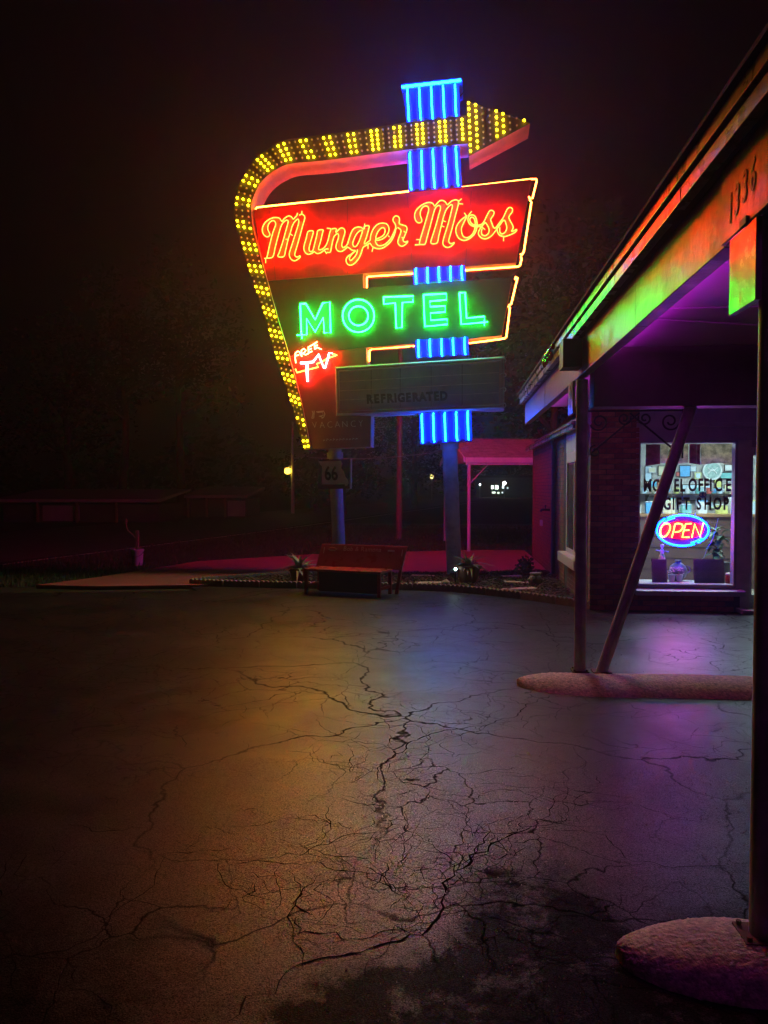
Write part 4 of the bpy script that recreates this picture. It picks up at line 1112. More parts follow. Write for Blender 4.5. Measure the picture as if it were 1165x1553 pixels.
# valance curtain, three gathered panels
M_cur = mat('printed_curtain', (.40, .36, .30), .9, noise=(14, .6)); M_cur2 = mat('maroon_curtain', (.10, .03, .06), .9, noise=(10, .3))
def cloth(name, col, sc):
    m = mat(name, col, .9, noise=(sc, .6)); nt = m.node_tree; b_ = nt.nodes['Principled BSDF']
    tr = nt.nodes.new('ShaderNodeBsdfTranslucent'); mx = nt.nodes.new('ShaderNodeMixShader'); mx.inputs[0].default_value = .55
    src = b_.inputs['Base Color'].links[0].from_socket; nt.links.new(src, tr.inputs['Color'])
    nt.links.new(b_.outputs[0], mx.inputs[1]); nt.links.new(tr.outputs[0], mx.inputs[2]); nt.links.new(mx.outputs[0], nt.nodes['Material Output'].inputs['Surface'])
    return m
M_cur = cloth('pale_printed_cloth', (.62, .52, .40), 13); M_cur2 = cloth('maroon_cloth', (.22, .05, .10), 10)
def curtain(label, x0, x1, zt, zb, m, yy, amp=.015, f=40):
    b = MB(); n = 30; vs = []
    for i in range(n + 1):
        x = lerp(x0, x1, i / n); yv = yy + amp * math.sin(f * x)
        vs += [(x, yv, zt), (x, yv + amp * .5, (zt + zb) / 2), (x, yv + amp * .6 * math.cos(f * x), zb + .01 * math.sin(17 * x))]
    fs = [(3 * i + k, 3 * i + 3 + k, 3 * i + 4 + k, 3 * i + 1 + k) for i in range(n) for k in range(2)]
    b.add(vs, fs)
    o = b.build('valance_curtain', m, smooth=True); mod = o.modifiers.new('thick', 'SOLIDIFY'); mod.thickness = .002
    return tag(o, label, 'curtain')
zt = WZ1 - .004
c0, c1, c2, c3_, c4 = [wp((x, 100), OY + .32).x for x in (105, 230, 480, 575, 880)]
zb = wp((400, 250), OY + .32).z
curtain('dark maroon curtain gather at the left top corner of the office window', c0, c1, zt, zb - .01, M_cur2, OY + .28)
curtain('pale printed valance between the two dark gathers in the office window', c1 + .005, c2 - .005, zt, zb + .01, M_cur, OY + .30, .008, 25)
curtain('dark maroon curtain gather in the middle of the office window', c2, c3_, zt, zb, M_cur2, OY + .28)
curtain('pale printed valance at the right top corner of the office window', c3_ + .005, c4, zt, zb + .005, M_cur, OY + .30, .008, 25)
# round plate, posters and signs on the back wall
pm = [mat('poster_pale_blue', (.45, .60, .70), .6, noise=(9, .3)), mat('poster_cream', (.62, .58, .40), .6, noise=(9, .3)), mat('poster_blue', (.10, .38, .70), .5, noise=(7, .3)), mat('poster_yellow', (.60, .60, .18), .6, noise=(9, .3)), mat('poster_white', (.62, .64, .64), .6, noise=(12, .25)), mat('poster_teal', (.16, .45, .45), .6, noise=(9, .3)), mat('poster_red', (.5, .10, .08), .6, noise=(9, .3)), mat('dark_wood', (.025, .015, .013), .6)]
YW = 13.37
def poster(label, p0, p1, m, y=YW, frame=None, name='poster', cat='poster'):
    a, c = wp(p0, y), wp(p1, y); w_, h_ = c.x - a.x, a.z - c.z
    t = thing(name, label, cat, ((a.x + c.x) / 2, y, c.z))
    b = MB(); b.box((-w_ / 2, -.006, 0), (w_ / 2, .006, h_)); b.build('sheet', m, t)
    fm = frame or pm[7]; e = .012
    b = MB(); b.box((-w_ / 2 - e, -.012, -e), (w_ / 2 + e, .008, -.001)).box((-w_ / 2 - e, -.012, h_ + .001), (w_ / 2 + e, .008, h_ + e)).box((-w_ / 2 - e, -.012, 0), (-w_ / 2 - .001, .008, h_)).box((w_ / 2 + .001, -.012, 0), (w_ / 2 + e, .008, h_)); b.build('frame', fm, t)
    return t
poster('narrow pale blue poster at the left edge behind the office window', (108, 270), (158, 395), pm[0])
poster('cream notice on the office back wall beside the pale blue poster', (222, 268), (290, 345), pm[1])
poster('bright blue sign on the office back wall behind the slanting strut', (405, 265), (490, 355), pm[2])
poster('white notice at the upper right of the office back wall', (792, 258), (862, 305), pm[4])
poster('pale teal poster under the white notice on the office back wall', (755, 325), (862, 372), pm[5])
poster('yellow poster behind the word OFFICE', (705, 375), (760, 450), pm[3])
poster('pale blue chart behind the word SHOP', (430, 430), (660, 560), pm[0])
poster('cream chart at the right behind the window lettering', (790, 430), (862, 560), pm[1])
poster('small red sticker sign beside the bright blue sign', (375, 320), (400, 352), pm[6])
ptc = wp((683, 305), YW - .02); t = thing('round_plate', 'round pale emblem plate hung high on the office back wall', 'plate', (ptc.x, YW - .02, ptc.z))
def disc(nm, r0, r1, y0, y1, m, par):
    b = MB(); k = 28
    for i in range(k):
        a, c = 2 * math.pi * i / k, 2 * math.pi * (i + 1) / k
        P = lambda r, an, y: (r * math.cos(an), y, r * math.sin(an))
        b.hexa([P(r0, a, y0), P(r1, a, y0), P(r1, a, y1), P(r0, a, y1), P(r0, c, y0), P(r1, c, y0), P(r1, c, y1), P(r0, c, y1)])
    b.build(nm, m, par)
disc('rim', .135, .16, -.02, .0, pm[4], t); disc('face', .001, .134, -.012, .0, mat('plate_green', (.30, .42, .40), .4, noise=(20, .4)), t)
b = MB(); b.tube([(-.07, -.016, -.05), (.0, -.016, .03), (.07, -.016, -.05)], .012, 6); b.tube([(-.08, -.016, .05), (-.03, -.016, .0), (.03, -.016, .0), (.08, -.016, .05)], .01, 6); b.build('emblem', pm[4], t)
wr = random.Random(58)
tints = ['pale blue', 'cream', 'bright blue', 'yellow', 'white', 'teal', 'red']
spots_ = [(120, 430), (165, 300), (180, 420), (240, 400), (300, 300), (310, 420), (520, 290), (560, 350), (600, 420), (700, 480), (745, 560), (680, 600), (560, 600), (470, 600), (420, 640), (330, 560), (800, 600), (840, 640), (250, 520), (150, 560)]
where_ = ['low at the far left', 'high left of the cream notice', 'below the narrow poster', 'below the cream notice', 'right of the cream notice', 'behind the slanting strut', 'right of the bright blue sign', 'left of the round plate', 'under the round plate', 'above the word SHOP', 'beside the letter P of SHOP', 'under the word SHOP', 'behind the top of the oval neon', 'left above the oval neon', 'just above the counter', 'behind the word GIFT', 'low at the right', 'lowest at the right', 'left of the word GIFT', 'left edge above the counter']
for k, (x, y) in enumerate(spots_):
    w_, h_ = wr.uniform(26, 48), wr.uniform(26, 52); j = wr.randrange(7)
    poster('%s card pinned on the office back wall, %s' % (tints[j], where_[k]), (x - w_ / 2, y - h_ / 2), (x + w_ / 2, y + h_ / 2), pm[j], y=YW - .016 - .016 * (k % 2), frame=pm[(j + 3) % 7], name='wall_card', cat='card')
wsh = thing('wall_shelf', 'narrow wooden wall shelf of souvenirs behind the window lettering', 'shelf', (wp((480, 520), 13.0).x, 13.25, wp((480, 505), 13.0).z))
b = MB(); b.box((-.75, -.10, -.02), (.9, .10, 0)); b.build('board', pm[7], wsh)
for x in (-.6, .75):
    b = MB(); b.prism([(-.09, -.021), (.09, -.021), (.09, -.14)], x - .01, x + .01, 'x'); b.build('bracket', pm[7], wsh)
for k in range(9):
    t = thing('mug', '%s souvenir mug standing on the wall shelf, number of its row counted by colour' % tints[k % 7] if False else '%s souvenir mug on the wall shelf%s' % (tints[k % 7], '' if k < 7 else ', towards the right end'), 'mug', (wsh.location.x - .66 + k * .175, 13.23, wsh.location.z + .001))
    b = MB(); b.lathe([(.036, 0), (.042, .01), (.042, .10), (.038, .10), (.036, .02)], n=14); b.build('cup', pm[k % 7], t, smooth=True)
    b = MB(); b.tube([(.04, 0, .08), (.07, 0, .075), (.07, 0, .035), (.04, 0, .03)], .007, 6); b.build('handle', pm[k % 7], t)
# counter with clutter and shelf edge
a = wp((300, 680), 12.2); c = wp((880, 680), 12.2)
ctr = thing('counter', 'long wooden counter below the posters inside the office', 'counter', ((a.x + c.x) / 2, 12.5, .03))
hw = 1.15; ht = a.z - .03
b = MB(); b.box((-hw, -.30, ht - .04), (hw, .3, ht)); b.build('counter_top', mat('counter_wood', (.34, .18, .08), .45, noise=(6, .3)), ctr)
b = MB(); b.box((-hw + .03, -.27, 0), (hw - .03, .27, ht - .041)); b.build('counter_front', mat('counter_panel', (.16, .09, .07), .6, noise=(4, .2)), ctr)
for k in range(5):
    b = MB(); b.box((-hw + .05, -.276, .12 + k * .17), (hw - .05, -.2705, .125 + k * .17)); b.build('groove', pm[7], ctr)
rc = random.Random(21)
names = ['stack of pale leaflets', 'small blue box', 'cream paper bag', 'teal tin', 'white box of cards', 'yellow leaflet stand', 'grey card reader', 'pale jar of pens']
for k, nm in enumerate(names):
    x = -.95 + k * .26; h_ = rc.uniform(.10, .26); w_ = rc.uniform(.07, .11)
    t = thing('counter_item', nm + ' standing on the office counter', 'box', (ctr.location.x + x, 12.42 + rc.uniform(-.08, .1), .03 + ht))
    b = MB(); b.box((-w_, -.05, 0), (w_, .05, h_)); b.build('body', [pm[4], pm[2], pm[1], pm[5], pm[4], pm[3], M_steel, pm[0]][k], t, bevel=.006)
    b = MB(); b.box((-w_ - .004, -.054, h_ + .0005), (w_ + .004, .054, h_ + .014)); b.build('lid', [pm[1], pm[4], pm[5], pm[0], pm[2], pm[4], M_black, pm[3]][k], t)
# display ledge inside the window and what stands on it
led = MB(); led.box((WX0, OY + .201, WZ0 - .06), (WX1, OY + .62, WZ0 - .012)); ol(led).build('display_ledge', M_white, off)
ZL = WZ0 - .012
def pf(label, p0, p1, m, y, tilt=.18):
    a, c = wp(p0, y), wp(p1, y); w_, h_ = c.x - a.x, a.z - ZL
    t = thing('picture_frame', label, 'picture frame', ((a.x + c.x) / 2, y, ZL), 0)
    t.rotation_euler = (-tilt, 0, 0)
    b = MB(); b.box((-w_ / 2, -.008, 0), (w_ / 2, .008, h_)); b.build('frame', pm[7], t, bevel=.004)
    b = MB(); b.box((-w_ / 2 + .02, -.011, .02), (w_ / 2 - .02, -.0085, h_ - .02)); b.build('picture', m, t)
pf('small upright framed picture at the left of the window ledge', (168, 1068), (296, 1255), mat('dim_picture', (.016, .012, .016), .4, noise=(14, .7)), OY + .30)
pf('wide dark framed picture in the middle of the window ledge', (530, 1066), (790, 1262), mat('dim_picture_wide', (.014, .012, .02), .4, noise=(16, .9)), OY + .27)
q = wp((822, 1250), OY + .3); t = thing('jar', 'small dark red jar at the right end of the window ledge', 'jar', (q.x, OY + .3, ZL))
b = MB(); b.lathe([(.035, 0), (.042, .02), (.042, .09), (.034, .11)], n=16); b.build('body', mat('red_glaze', (.30, .02, .03), .2), t, smooth=True)
b = MB(); b.lathe([(.036, .1105), (.036, .13), (.02, .138)], n=16); b.build('lid', M_white, t, smooth=True)
for x, lab in ((335, 'white flowerpot of small blooms beside the upright frame'), (400, 'white flowerpot of small blooms beside the wide frame')):
    q = wp((x, 1250), OY + .36); t = thing('flower_pot', lab, 'flower pot', (q.x, OY + .36, ZL))
    b = MB(); b.lathe([(.03, 0), (.045, .09), (.048, .10), (.042, .10)], n=16); b.build('pot', M_white, t, smooth=True)
    b = MB()
    for k in range(26):
        an = rc.uniform(0, 6.28); rr = rc.uniform(0, .06); zc = .10 + rc.uniform(0, .09); s_ = .016
        b.add([(rr * math.cos(an) - s_, rr * math.sin(an), zc), (rr * math.cos(an), rr * math.sin(an) - s_, zc + .008), (rr * math.cos(an) + s_, rr * math.sin(an), zc), (rr * math.cos(an), rr * math.sin(an) + s_, zc + .012)], [(0, 1, 2, 3)])
    b.build('blooms', mat('pale_blooms', (.5, .35, .45), .8, noise=(30, .5)), t)
q = wp((250, 1068), OY + .45); t = thing('figurine', 'small figurine in a yellow skirt standing behind the upright frame', 'figurine', (q.x, OY + .45, ZL))
zz0 = q.z - ZL
b = MB(); b.lathe([(.05, 0), (.055, .02), (.05, zz0)], n=14); b.build('plinth', M_white, t)
b = MB(); b.lathe([(.045, zz0 + .001), (.04, zz0 + .03), (.024, zz0 + .075)], n=14); b.build('skirt', pm[3], t, smooth=True)
b = MB(); b.lathe([(.024, zz0 + .0755), (.032, zz0 + .11), (.014, zz0 + .14), (.012, zz0 + .15), (.027, zz0 + .17), (.026, zz0 + .19), (.008, zz0 + .205)], n=14); b.tube([(-.03, 0, zz0 + .11), (-.085, -.01, zz0 + .125)], .009, 6); b.tube([(.03, 0, zz0 + .11), (.085, -.01, zz0 + .10)], .009, 6); b.build('body', M_white, t, smooth=True)
q = wp((385, 1100), OY + .52); t = thing('vase', 'round grey vase behind the flowerpots in the office window', 'vase', (q.x, OY + .5, ZL))
b = MB(); b.lathe([(.05, 0), (.10, .06), (.125, .13), (.10, .20), (.04, .25), (.045, .28)], n=20); b.build('body', mat('grey_glaze', (.16, .16, .18), .3), t, smooth=True)
b = MB(); b.tube([(.10, 0, .2), (.15, 0, .19), (.16, 0, .13), (.12, 0, .10)], .012, 6); b.build('handle', mat('grey_glaze'), t)
# leafy plant behind the wide frame
M_leafi = mat('house_plant_leaf', (.05, .12, .06), .35, noise=(8, .3))
q = wp((740, 1010), OY + .95); t = thing('house_plant', 'leafy green plant behind the wide frame in the office window', 'plant', (q.x, OY + .95, .03))
b = MB(); b.lathe([(.10, 0), (.15, .5), (.16, .52), (.13, .52)], n=18); b.build('pot', mat('dark_pot', (.06, .06, .07), .5), t, smooth=True)
lf = MB()
def leaf_mesh(L, wd_, droop, n=5):
    vs = []
    for i in range(n + 1):
        s_ = i / n; w_ = wd_ * math.sin(math.pi * min(1, s_ * .9 + .08)) ; x = L * s_ * (1 - .15 * droop * s_); z = L * (.55 * s_ - droop * s_ * s_)
        vs += [(x, -w_, z + w_ * .3), (x, 0, z), (x, w_, z + w_ * .3)]
    return vs, [(3 * i + k, 3 * i + k + 1, 3 * i + k + 4, 3 * i + k + 3) for i in range(n) for k in range(2)]
vs, fs = leaf_mesh(.26, .045, .9); lf.add(vs, fs); lme = lf.mesh('leaf', M_leafi, smooth=True)
for k in range(34):
    o = link('leaf', lme, t, (rc.uniform(-.06, .06), rc.uniform(-.06, .06), .55 + rc.uniform(0, .42)), (0, -rc.uniform(-.3, .7), rc.uniform(0, 6.28))); s_ = rc.uniform(.6, 1.15); o.scale = (s_, s_, s_)

# ================================================================== BENCH
M_bench = mat('red_bench_paint', (.34, .025, .028), .32, noise=(5, .15), bump=(20, .1, .003))
M_bench2 = mat('dark_bench_front', (.08, .02, .03), .5)
bn = thing('bench', 'long red bench with lettered backrest in front of the planting bed', 'bench', (-1.575, 11.37, 0), R(-17))
bw = .62
ZS, ZT = .375, .705
b = MB(); b.box((-bw, -.26, ZS - .035), (bw, .20, ZS)); b.build('seat', M_bench, bn, bevel=.006)
b = MB(); b.hexa([(-bw - .03, .19, ZS - .01), (bw + .15, .19, ZS - .01), (bw + .15, .225, ZS - .01), (-bw - .03, .225, ZS - .01), (-bw + .0, .34, ZT), (bw + .185, .34, ZT), (bw + .185, .375, ZT), (-bw + .0, .375, ZT)]); bk = b.build('backrest', M_bench, bn, bevel=.006)
b = MB(); b.box((-bw + .24, -.232, .05), (bw - .057, -.215, ZS - .036)); b.build('front_panel', M_bench2, bn)
for x in (-bw + .03, bw - .03):
    for y in (-.235, .19):
        b = MB(); b.box((x - .025, y - .02, 0), (x + .025, y + .02, ZS - .036)); b.build('leg', M_bench, bn, bevel=.003)
    b = MB(); b.box((x - .012, -.214, .10), (x + .012, .169, .14)); b.build('side_rail', M_bench, bn)
b = MB(); b.hexa([(bw + .04, .19, .0), (bw + .09, .19, .0), (bw + .09, .23, .0), (bw + .04, .23, .0), (bw + .10, .23, ZS + .02), (bw + .14, .23, ZS + .02), (bw + .14, .27, ZS + .02), (bw + .10, .27, ZS + .02)]); b.build('back_brace', M_bench, bn)
M_blet = mat('bench_lettering', (.62, .35, .30), .5)
tilt = math.atan2(.15, .34)
def on_back(me, x, h, nm):
    o = link(nm, me, bn); f = (h - ZS + .01) / (ZT - ZS + .01)
    o.location = (x, .19 + .15 * f - .004, h); o.rotation_euler = (math.pi / 2 - tilt, 0, 0); return o
words = 'Bob & Ramona'; adv = 0; glyphs = []
for ch in words:
    if ch == ' ': adv += .030; continue
    me = text_mesh(ch, .100, .0008, M_blet); xs_ = [v.co.x for v in me.vertices]
    glyphs.append((me, adv - min(xs_))); adv += max(xs_) - min(xs_) + .010
for me, x in glyphs: on_back(me, .09 - adv / 2 + x, .615, 'bench_letter')
me = MB().box((-.055, -.012, 0), (.055, .012, .002)).mesh('plate', mat('pale_plate', (.5, .42, .38), .5)); on_back(me, .56, .635, 'name_plate')
for x in (-.56, .74):
    me = MB().box((-.006, -.05, 0), (.006, .05, .002)).mesh('mark', M_blet); on_back(me, x, .61, 'corner_mark')
me = MB().tube([(-.09, 0, .001), (-.05, .03, .001), (0, .03, .001), (.06, .005, .001), (.03, -.02, .001), (-.05, -.02, .001)], .003, 4, closed=True).mesh('logo', M_blet); on_back(me, -.40, .63, 'painted_logo')

# ================================================================== PLANTING BED: edging, stones, mulch, pots, lamp
front_line = [(-4.28, 12.12), (-3.4, 11.97), (-2.3, 11.9), (-.9, 11.88), (0, 11.72), (.8, 11.17), (1.35, 10.66), (1.66, 10.32)]
back_line = [(-4.25, 12.2), (-3.75, 12.7), (-3.2, 13.1), (-2.5, 13.55), (-1.6, 13.75)]
M_edge = mat('edging_concrete', (.27, .21, .18), .75, noise=(8, .3), bump=(50, .5, .005))
def edging(line, L=.61, group='scalloped edging along the planting bed', label='low scalloped concrete edging along the planting bed'):
    P = [Vector(p) for p in smooth_path(line, 12)]
    P = [Vector((p.x, p.y)) for p in P]
    s = [0]
    for a, c in zip(P[:-1], P[1:]): s.append(s[-1] + (c - a).length)
    def at(d):
        k = max(i for i in range(len(s)) if s[i] <= d + 1e-9); k = min(k, len(P) - 2)
        return P[k] + (P[k + 1] - P[k]) * ((d - s[k]) / max(1e-9, s[k + 1] - s[k]))
    me = None; d = 0; cnt = 0
    prof = [(0, 0), (L - .012, 0)]
    nsc = 8; pw = (L - .012) / nsc
    for k in range(nsc - 1, -1, -1):
        for a in (0.001, .3, .7, .999): prof.append((pw * (k + a) if False else pw * (k + 1 - a), .085 + .03 * math.sin(math.pi * a)))
    while d + L * .6 < s[-1]:
        a, c = at(d), at(min(s[-1], d + L)); v = c - a
        if me is None:
            bb = MB(); bb.prism(prof, -.03, .03); me = bb.mesh('edging_block', M_edge, bevel=.004)
        o = link('edging_block', me, None, (a.x, a.y, .0), (0, 0, math.atan2(v.y, v.x)))
        o.rotation_euler.x = random.gauss(0, .03)
        tag(o, label(cnt) if callable(label) else label, 'garden edging', group); d += L; cnt += 1
edging(front_line)
edging(back_line, group='scalloped edging at the back of the bed', label='low scalloped concrete edging along the walk side of the planting bed')

M_step = mat('stepping_stone', (.38, .30, .25), .8, noise=(7, .3), bump=(40, .5, .005))
for (px, py, w, d_, rz, lab) in ((650, 884, .42, .24, .05, 'rectangular stepping stone just right of the bench'), (641, 873, .40, .16, -.1, 'narrow stepping stone behind the one beside the bench'),
        (775, 874, .36, .16, .04, 'stepping stone furthest back beside the flowerpot'), (785, 883, .42, .24, .02, 'middle stepping stone between flowerpot and brick wall'), (788, 893, .50, .20, .22, 'tilted stepping stone nearest the front edging')):
    p = on_z(px, py, .07); b = MB(); b.box((-w / 2, -d_ / 2, -.02), (w / 2, d_ / 2, .03)); o = b.build('stepping_stone', M_step, None, bevel=.01)
    o.location = (p.x, p.y, .05); o.rotation_euler = (random.gauss(0, .02), random.gauss(0, .02), rz); tag(o, lab, 'stepping stone', 'stepping stones in the bed')
mu = MB(); rg = random.Random(31)
def inside(pt, poly):
    x, y = pt; r = False; j = len(poly) - 1
    for i in range(len(poly)):
        if (poly[i][1] > y) != (poly[j][1] > y) and x < (poly[j][0] - poly[i][0]) * (y - poly[i][1]) / (poly[j][1] - poly[i][1]) + poly[i][0]: r = not r
        j = i
    return r
while len(mu.f) < 6 * 4500:
    x, y = rg.uniform(-4.2, 1.7), rg.uniform(10.3, 14.4)
    if not inside((x, y), bed_pts): continue
    a = rg.uniform(0, 3.14); l, w_, t = rg.uniform(.012, .045), rg.uniform(.006, .016), rg.uniform(.004, .012); tz = rg.uniform(-.5, .5)
    ux, uy = math.cos(a), math.sin(a); z = .05 + rg.uniform(0, .02)
    c = [(x + ux * i * l - uy * j * w_, y + uy * i * l + ux * j * w_, z + tz * i * l + k * t) for k in (0, 1) for i, j in ((-1, -1), (1, -1), (1, 1), (-1, 1))]
    mu.hexa(c)
tag(mu.build('mulch', mat('bark_mulch', (.075, .045, .03), .9, noise=(2, .5))), 'dark bark mulch and chips covering the planting bed', 'mulch', kind='stuff')
# rocks
M_rock = mat('pale_rock', (.30, .26, .23), .8, noise=(6, .35), bump=(18, .8, .02))
for px, py, r, lab in ((676, 886, .075, 'small pale rock by the edging beside the lamp'), (735, 885, .05, 'small grey rock in front of the flowerpot'), (700, 880, .05, 'flat grey rock left of the flowerpot')):
    p = on_z(px, py, .06); bm = bmesh.new(); bmesh.ops.create_icosphere(bm, subdivisions=3, radius=r)
    for v in bm.verts: v.co *= 1 + .22 * math.sin(v.co.x * 60 + r * 100) * math.cos(v.co.y * 45) ; v.co.z *= .62
    me = bpy.data.meshes.new('rock'); bm.to_mesh(me); bm.free(); me.materials.append(M_rock)
    tag(link('rock', me, None, (p.x, p.y, .06 + r * .35)), lab, 'rock', 'rocks in the planting bed')

M_agave = mat('agave_leaf', (.17, .23, .20), .5, noise=(10, .25))
M_dkpot = mat('dark_terracotta', (.20, .065, .04), .7, noise=(8, .25), bump=(50, .2, .003))
def agave(label, x, y, z, rp, hp, L, n, sd, flat=.0):
    t = thing('potted_plant', label, 'potted plant', (x, y, z), 0)
    b = MB(); b.lathe([(rp * .68, 0), (rp * .95, hp * .8), (rp * 1.08, hp * .82), (rp * 1.1, hp), (rp * .96, hp), (rp * .93, hp * .9)], n=22); b.build('pot', M_dkpot, t, smooth=True)
    rr = random.Random(sd)
    protos = []
    for L_, w_, dr in ((L, .034, .35), (L * .8, .03, .1), (L * 1.05, .03, .7)):
        q = MB(); vs = []; m = 8
        for i in range(m + 1):
            s_ = i / m; ww = w_ * (1 - s_) ** .6 * (.7 + .6 * math.sin(math.pi * min(1, s_ + .15))); xx = L_ * s_; zz_ = -dr * L_ * s_ * s_
            vs += [(xx, -ww, zz_ + ww * .35), (xx, 0, zz_), (xx, ww, zz_ + ww * .35)]
        q.add(vs, [(3 * i + k, 3 * i + k + 1, 3 * i + k + 4, 3 * i + k + 3) for i in range(m) for k in range(2)])
        protos.append(q.mesh('leaf', M_agave, smooth=True))
    for k in range(n):
        el = rr.uniform(.15, 1.35) if k % 3 else rr.uniform(-.05, .35)
        o = link('leaf', protos[k % 3], t, (0, 0, hp - .01), (rr.gauss(0, .1), -el, k * 2.399 + rr.gauss(0, .2))); s_ = rr.uniform(.75, 1.1); o.scale = (s_, s_, s_)
    return t
agave('spiky potted plant in a dark pot at the left end of the bench', -2.52, 12.35, .05, .17, .22, .37, 42, 3)
agave('spiky potted plant in a wide terracotta pot right of the support pole', .22, 12.45, .06, .20, .27, .36, 44, 8)
# small ground spot lamp shining up beside the pole
gl = on_y(691, 863, 12.3)
gs = thing('garden_spotlight', 'small bright garden spotlight on the ground at the foot of the support pole', 'spotlight', (gl.x, gl.y, .05))
hz = gl.z - .05
b = MB(); b.tube([(0, 0, 0), (0, 0, hz - .03)], .01, 8); b.build('spike', M_black, gs)
b = MB(); b.tube([(0, .055, hz + .01), (0, -.01, hz)], .028, 14); b.build('lamp_body', M_black, gs)
b = MB(); b.lathe([(.005, -.002), (.021, 0), (.021, .012), (.012, .02), (.003, .022)], n=14); b.v = [(x, -.010 - z, hz + y) for x, y, z in b.v]; b.build('lens', neon('cool_lens', (16, 26, 25)), gs, smooth=True)
# ornaments against the brick wall
p = on_z(817, 886, .06); t = thing('owl_planter', 'pale owl shaped planter against the brick wall at the end of the bed', 'planter', (p.x - .05, p.y, .05))
b = MB(); b.lathe([(.06, 0), (.095, .05), (.10, .11), (.075, .15), (.085, .17), (.09, .19), (.07, .195)], n=20); b.build('body', M_rock, t, smooth=True)
for x in (-.045, .045):
    b = MB(); b.lathe([(.004, -.012), (.03, -.006), (.028, .006), (.012, .012)], n=12); b.v = [(x + a, -.092 - c, .125 + d_) for a, d_, c in b.v]; b.build('eye', M_white, t, smooth=True)
    b = MB(); b.tube([(x * 1.9, -.03, .04), (x * 2.4, -.05, .10)], .02, 8); b.build('wing', M_rock, t, smooth=True)
p = on_z(801, 872, .06); t = thing('dark_shrub', 'small dark shrub at the corner of the brick wall', 'shrub', (p.x - .05, p.y, .05))
b = MB(); rr = random.Random(12)
for k in range(240):
    th, ph, r = rr.uniform(0, 6.28), rr.uniform(-.2, 1.5), rr.uniform(.06, .2)
    c = Vector((r * math.cos(th) * math.cos(ph), r * math.sin(th) * math.cos(ph), .08 + r * 1.3 * math.sin(ph)))
    d1 = Vector((rr.gauss(0, 1), rr.gauss(0, 1), rr.gauss(0, 1))).normalized() * .035; d2 = d1.orthogonal().normalized() * .02
    b.add([c - d1, c + d2, c + d1, c - d2], [(0, 1, 2, 3)])
b.build('foliage', mat('dark_leaf', (.04, .07, .035), .6), t)
b = MB(); b.tube([(0, 0, 0), (.01, 0, .12)], .012, 6); b.build('stem', M_bark, t)
# tap and meter on the brick wall
p = on_x(834, 773, OX); t = thing('hose_tap', 'black hose tap sticking out of the red brick side wall', 'tap', (OX, p.y, p.z))
b = MB(); b.tube([(0, 0, 0), (-.14, 0, .0), (-.17, 0, -.03)], .022, 8); b.build('spout', M_black, t)
b = MB(); b.tube([(-.08, 0, 0), (-.08, 0, .08)], .010, 6); b.tube([(-.08, -.05, .08), (-.08, .05, .08)], .012, 6); b.build('handle', M_black, t)
p = on_x(823, 793, OX); t = thing('wall_socket', 'small pale outdoor socket low on the red brick side wall', 'socket', (OX, p.y, p.z))
b = MB(); b.box((-.04, -.05, -.06), (0, .05, .06)); b.build('box', M_white, t, bevel=.006)
b = MB(); b.box((-.052, -.045, -.05), (-.041, .045, .05)); b.build('cover', M_steel, t, bevel=.004)

# ================================================================== PORCH behind the office
pr = thing('porch', 'small shingled porch roof on a thin white post behind the brick wing', 'porch', (.30, 18.75, 0), R(9))
M_shin = mat('red_brown_shingle', (.36, .26, .25), .85, noise=(5, .35), bump=(40, .5, .006))
M_ppaint = mat('porch_white_paint', (.78, .72, .72), .5, noise=(5, .12))
ez, rzg = 2.28, 2.86
# local: x along the eave to the right, y away
b = MB(); b.hexa([(-.06, 0, ez), (4.6, 0, ez), (4.6, 2.1, rzg), (-.06, 2.1, rzg), (-.06, 0, ez + .03), (4.6, 0, ez + .03), (4.6, 2.1, rzg + .03), (-.06, 2.1, rzg + .03)]).hexa([(-.06, 2.101, rzg), (4.6, 2.101, rzg), (4.6, 4.2, ez), (-.06, 4.2, ez), (-.06, 2.101, rzg + .03), (4.6, 2.101, rzg + .03), (4.6, 4.2, ez + .03), (-.06, 4.2, ez + .03)]); rf = b.build('roof', M_roofing, pr)
sh = MB(); rr = random.Random(2)
for r in range(14):
    y0 = r * .15 - .02; z0 = ez + .03 + (rzg - ez) * y0 / 2.1; x = -.07 - (.12 if r % 2 else 0); dz = (rzg - ez) * .17 / 2.1
    while x < 4.6:
        a, c = max(-.07, x), min(4.6, x + .235); j = rr.uniform(.002, .008)
        if c - a > .03: sh.hexa([(a, y0, z0 + .001), (c, y0, z0 + .001), (c, y0 + .17, z0 + dz + .001), (a, y0 + .17, z0 + dz + .001), (a, y0, z0 + .012 + j), (c, y0, z0 + .012 + j), (c, y0 + .17, z0 + dz + .003), (a, y0 + .17, z0 + dz + .003)])
        x += .25
tag(sh.build('shingles', M_shin, rf), kind='stuff')
b = MB(); b.box((-.05, -.03, ez - .10), (4.6, -.004, ez + .025)); b.build('eave_fascia', M_ppaint, pr, bevel=.004)
b = MB(); b.box((-.04, .0, ez - .15), (4.6, .10, ez - .102)); b.build('eave_beam', M_ppaint, pr)
for s_ in (0, 1):
    y0, y1 = (0, 2.1) if s_ == 0 else (4.2, 2.101)
    b = MB(); b.hexa([(-.095, y0, ez - .09), (-.062, y0, ez - .09), (-.062, y1, rzg - .09), (-.095, y1, rzg - .09), (-.095, y0, ez + .035), (-.062, y0, ez + .035), (-.062, y1, rzg + .035), (-.095, y1, rzg + .035)]); b.build('barge_board', M_ppaint, pr)
b = MB(); b.prism([(.15, ez - .10), (2.1, rzg - .1), (4.05, ez - .10)], -.02, .01, 'x'); gb = b.build('gable_board', M_ppaint, pr)
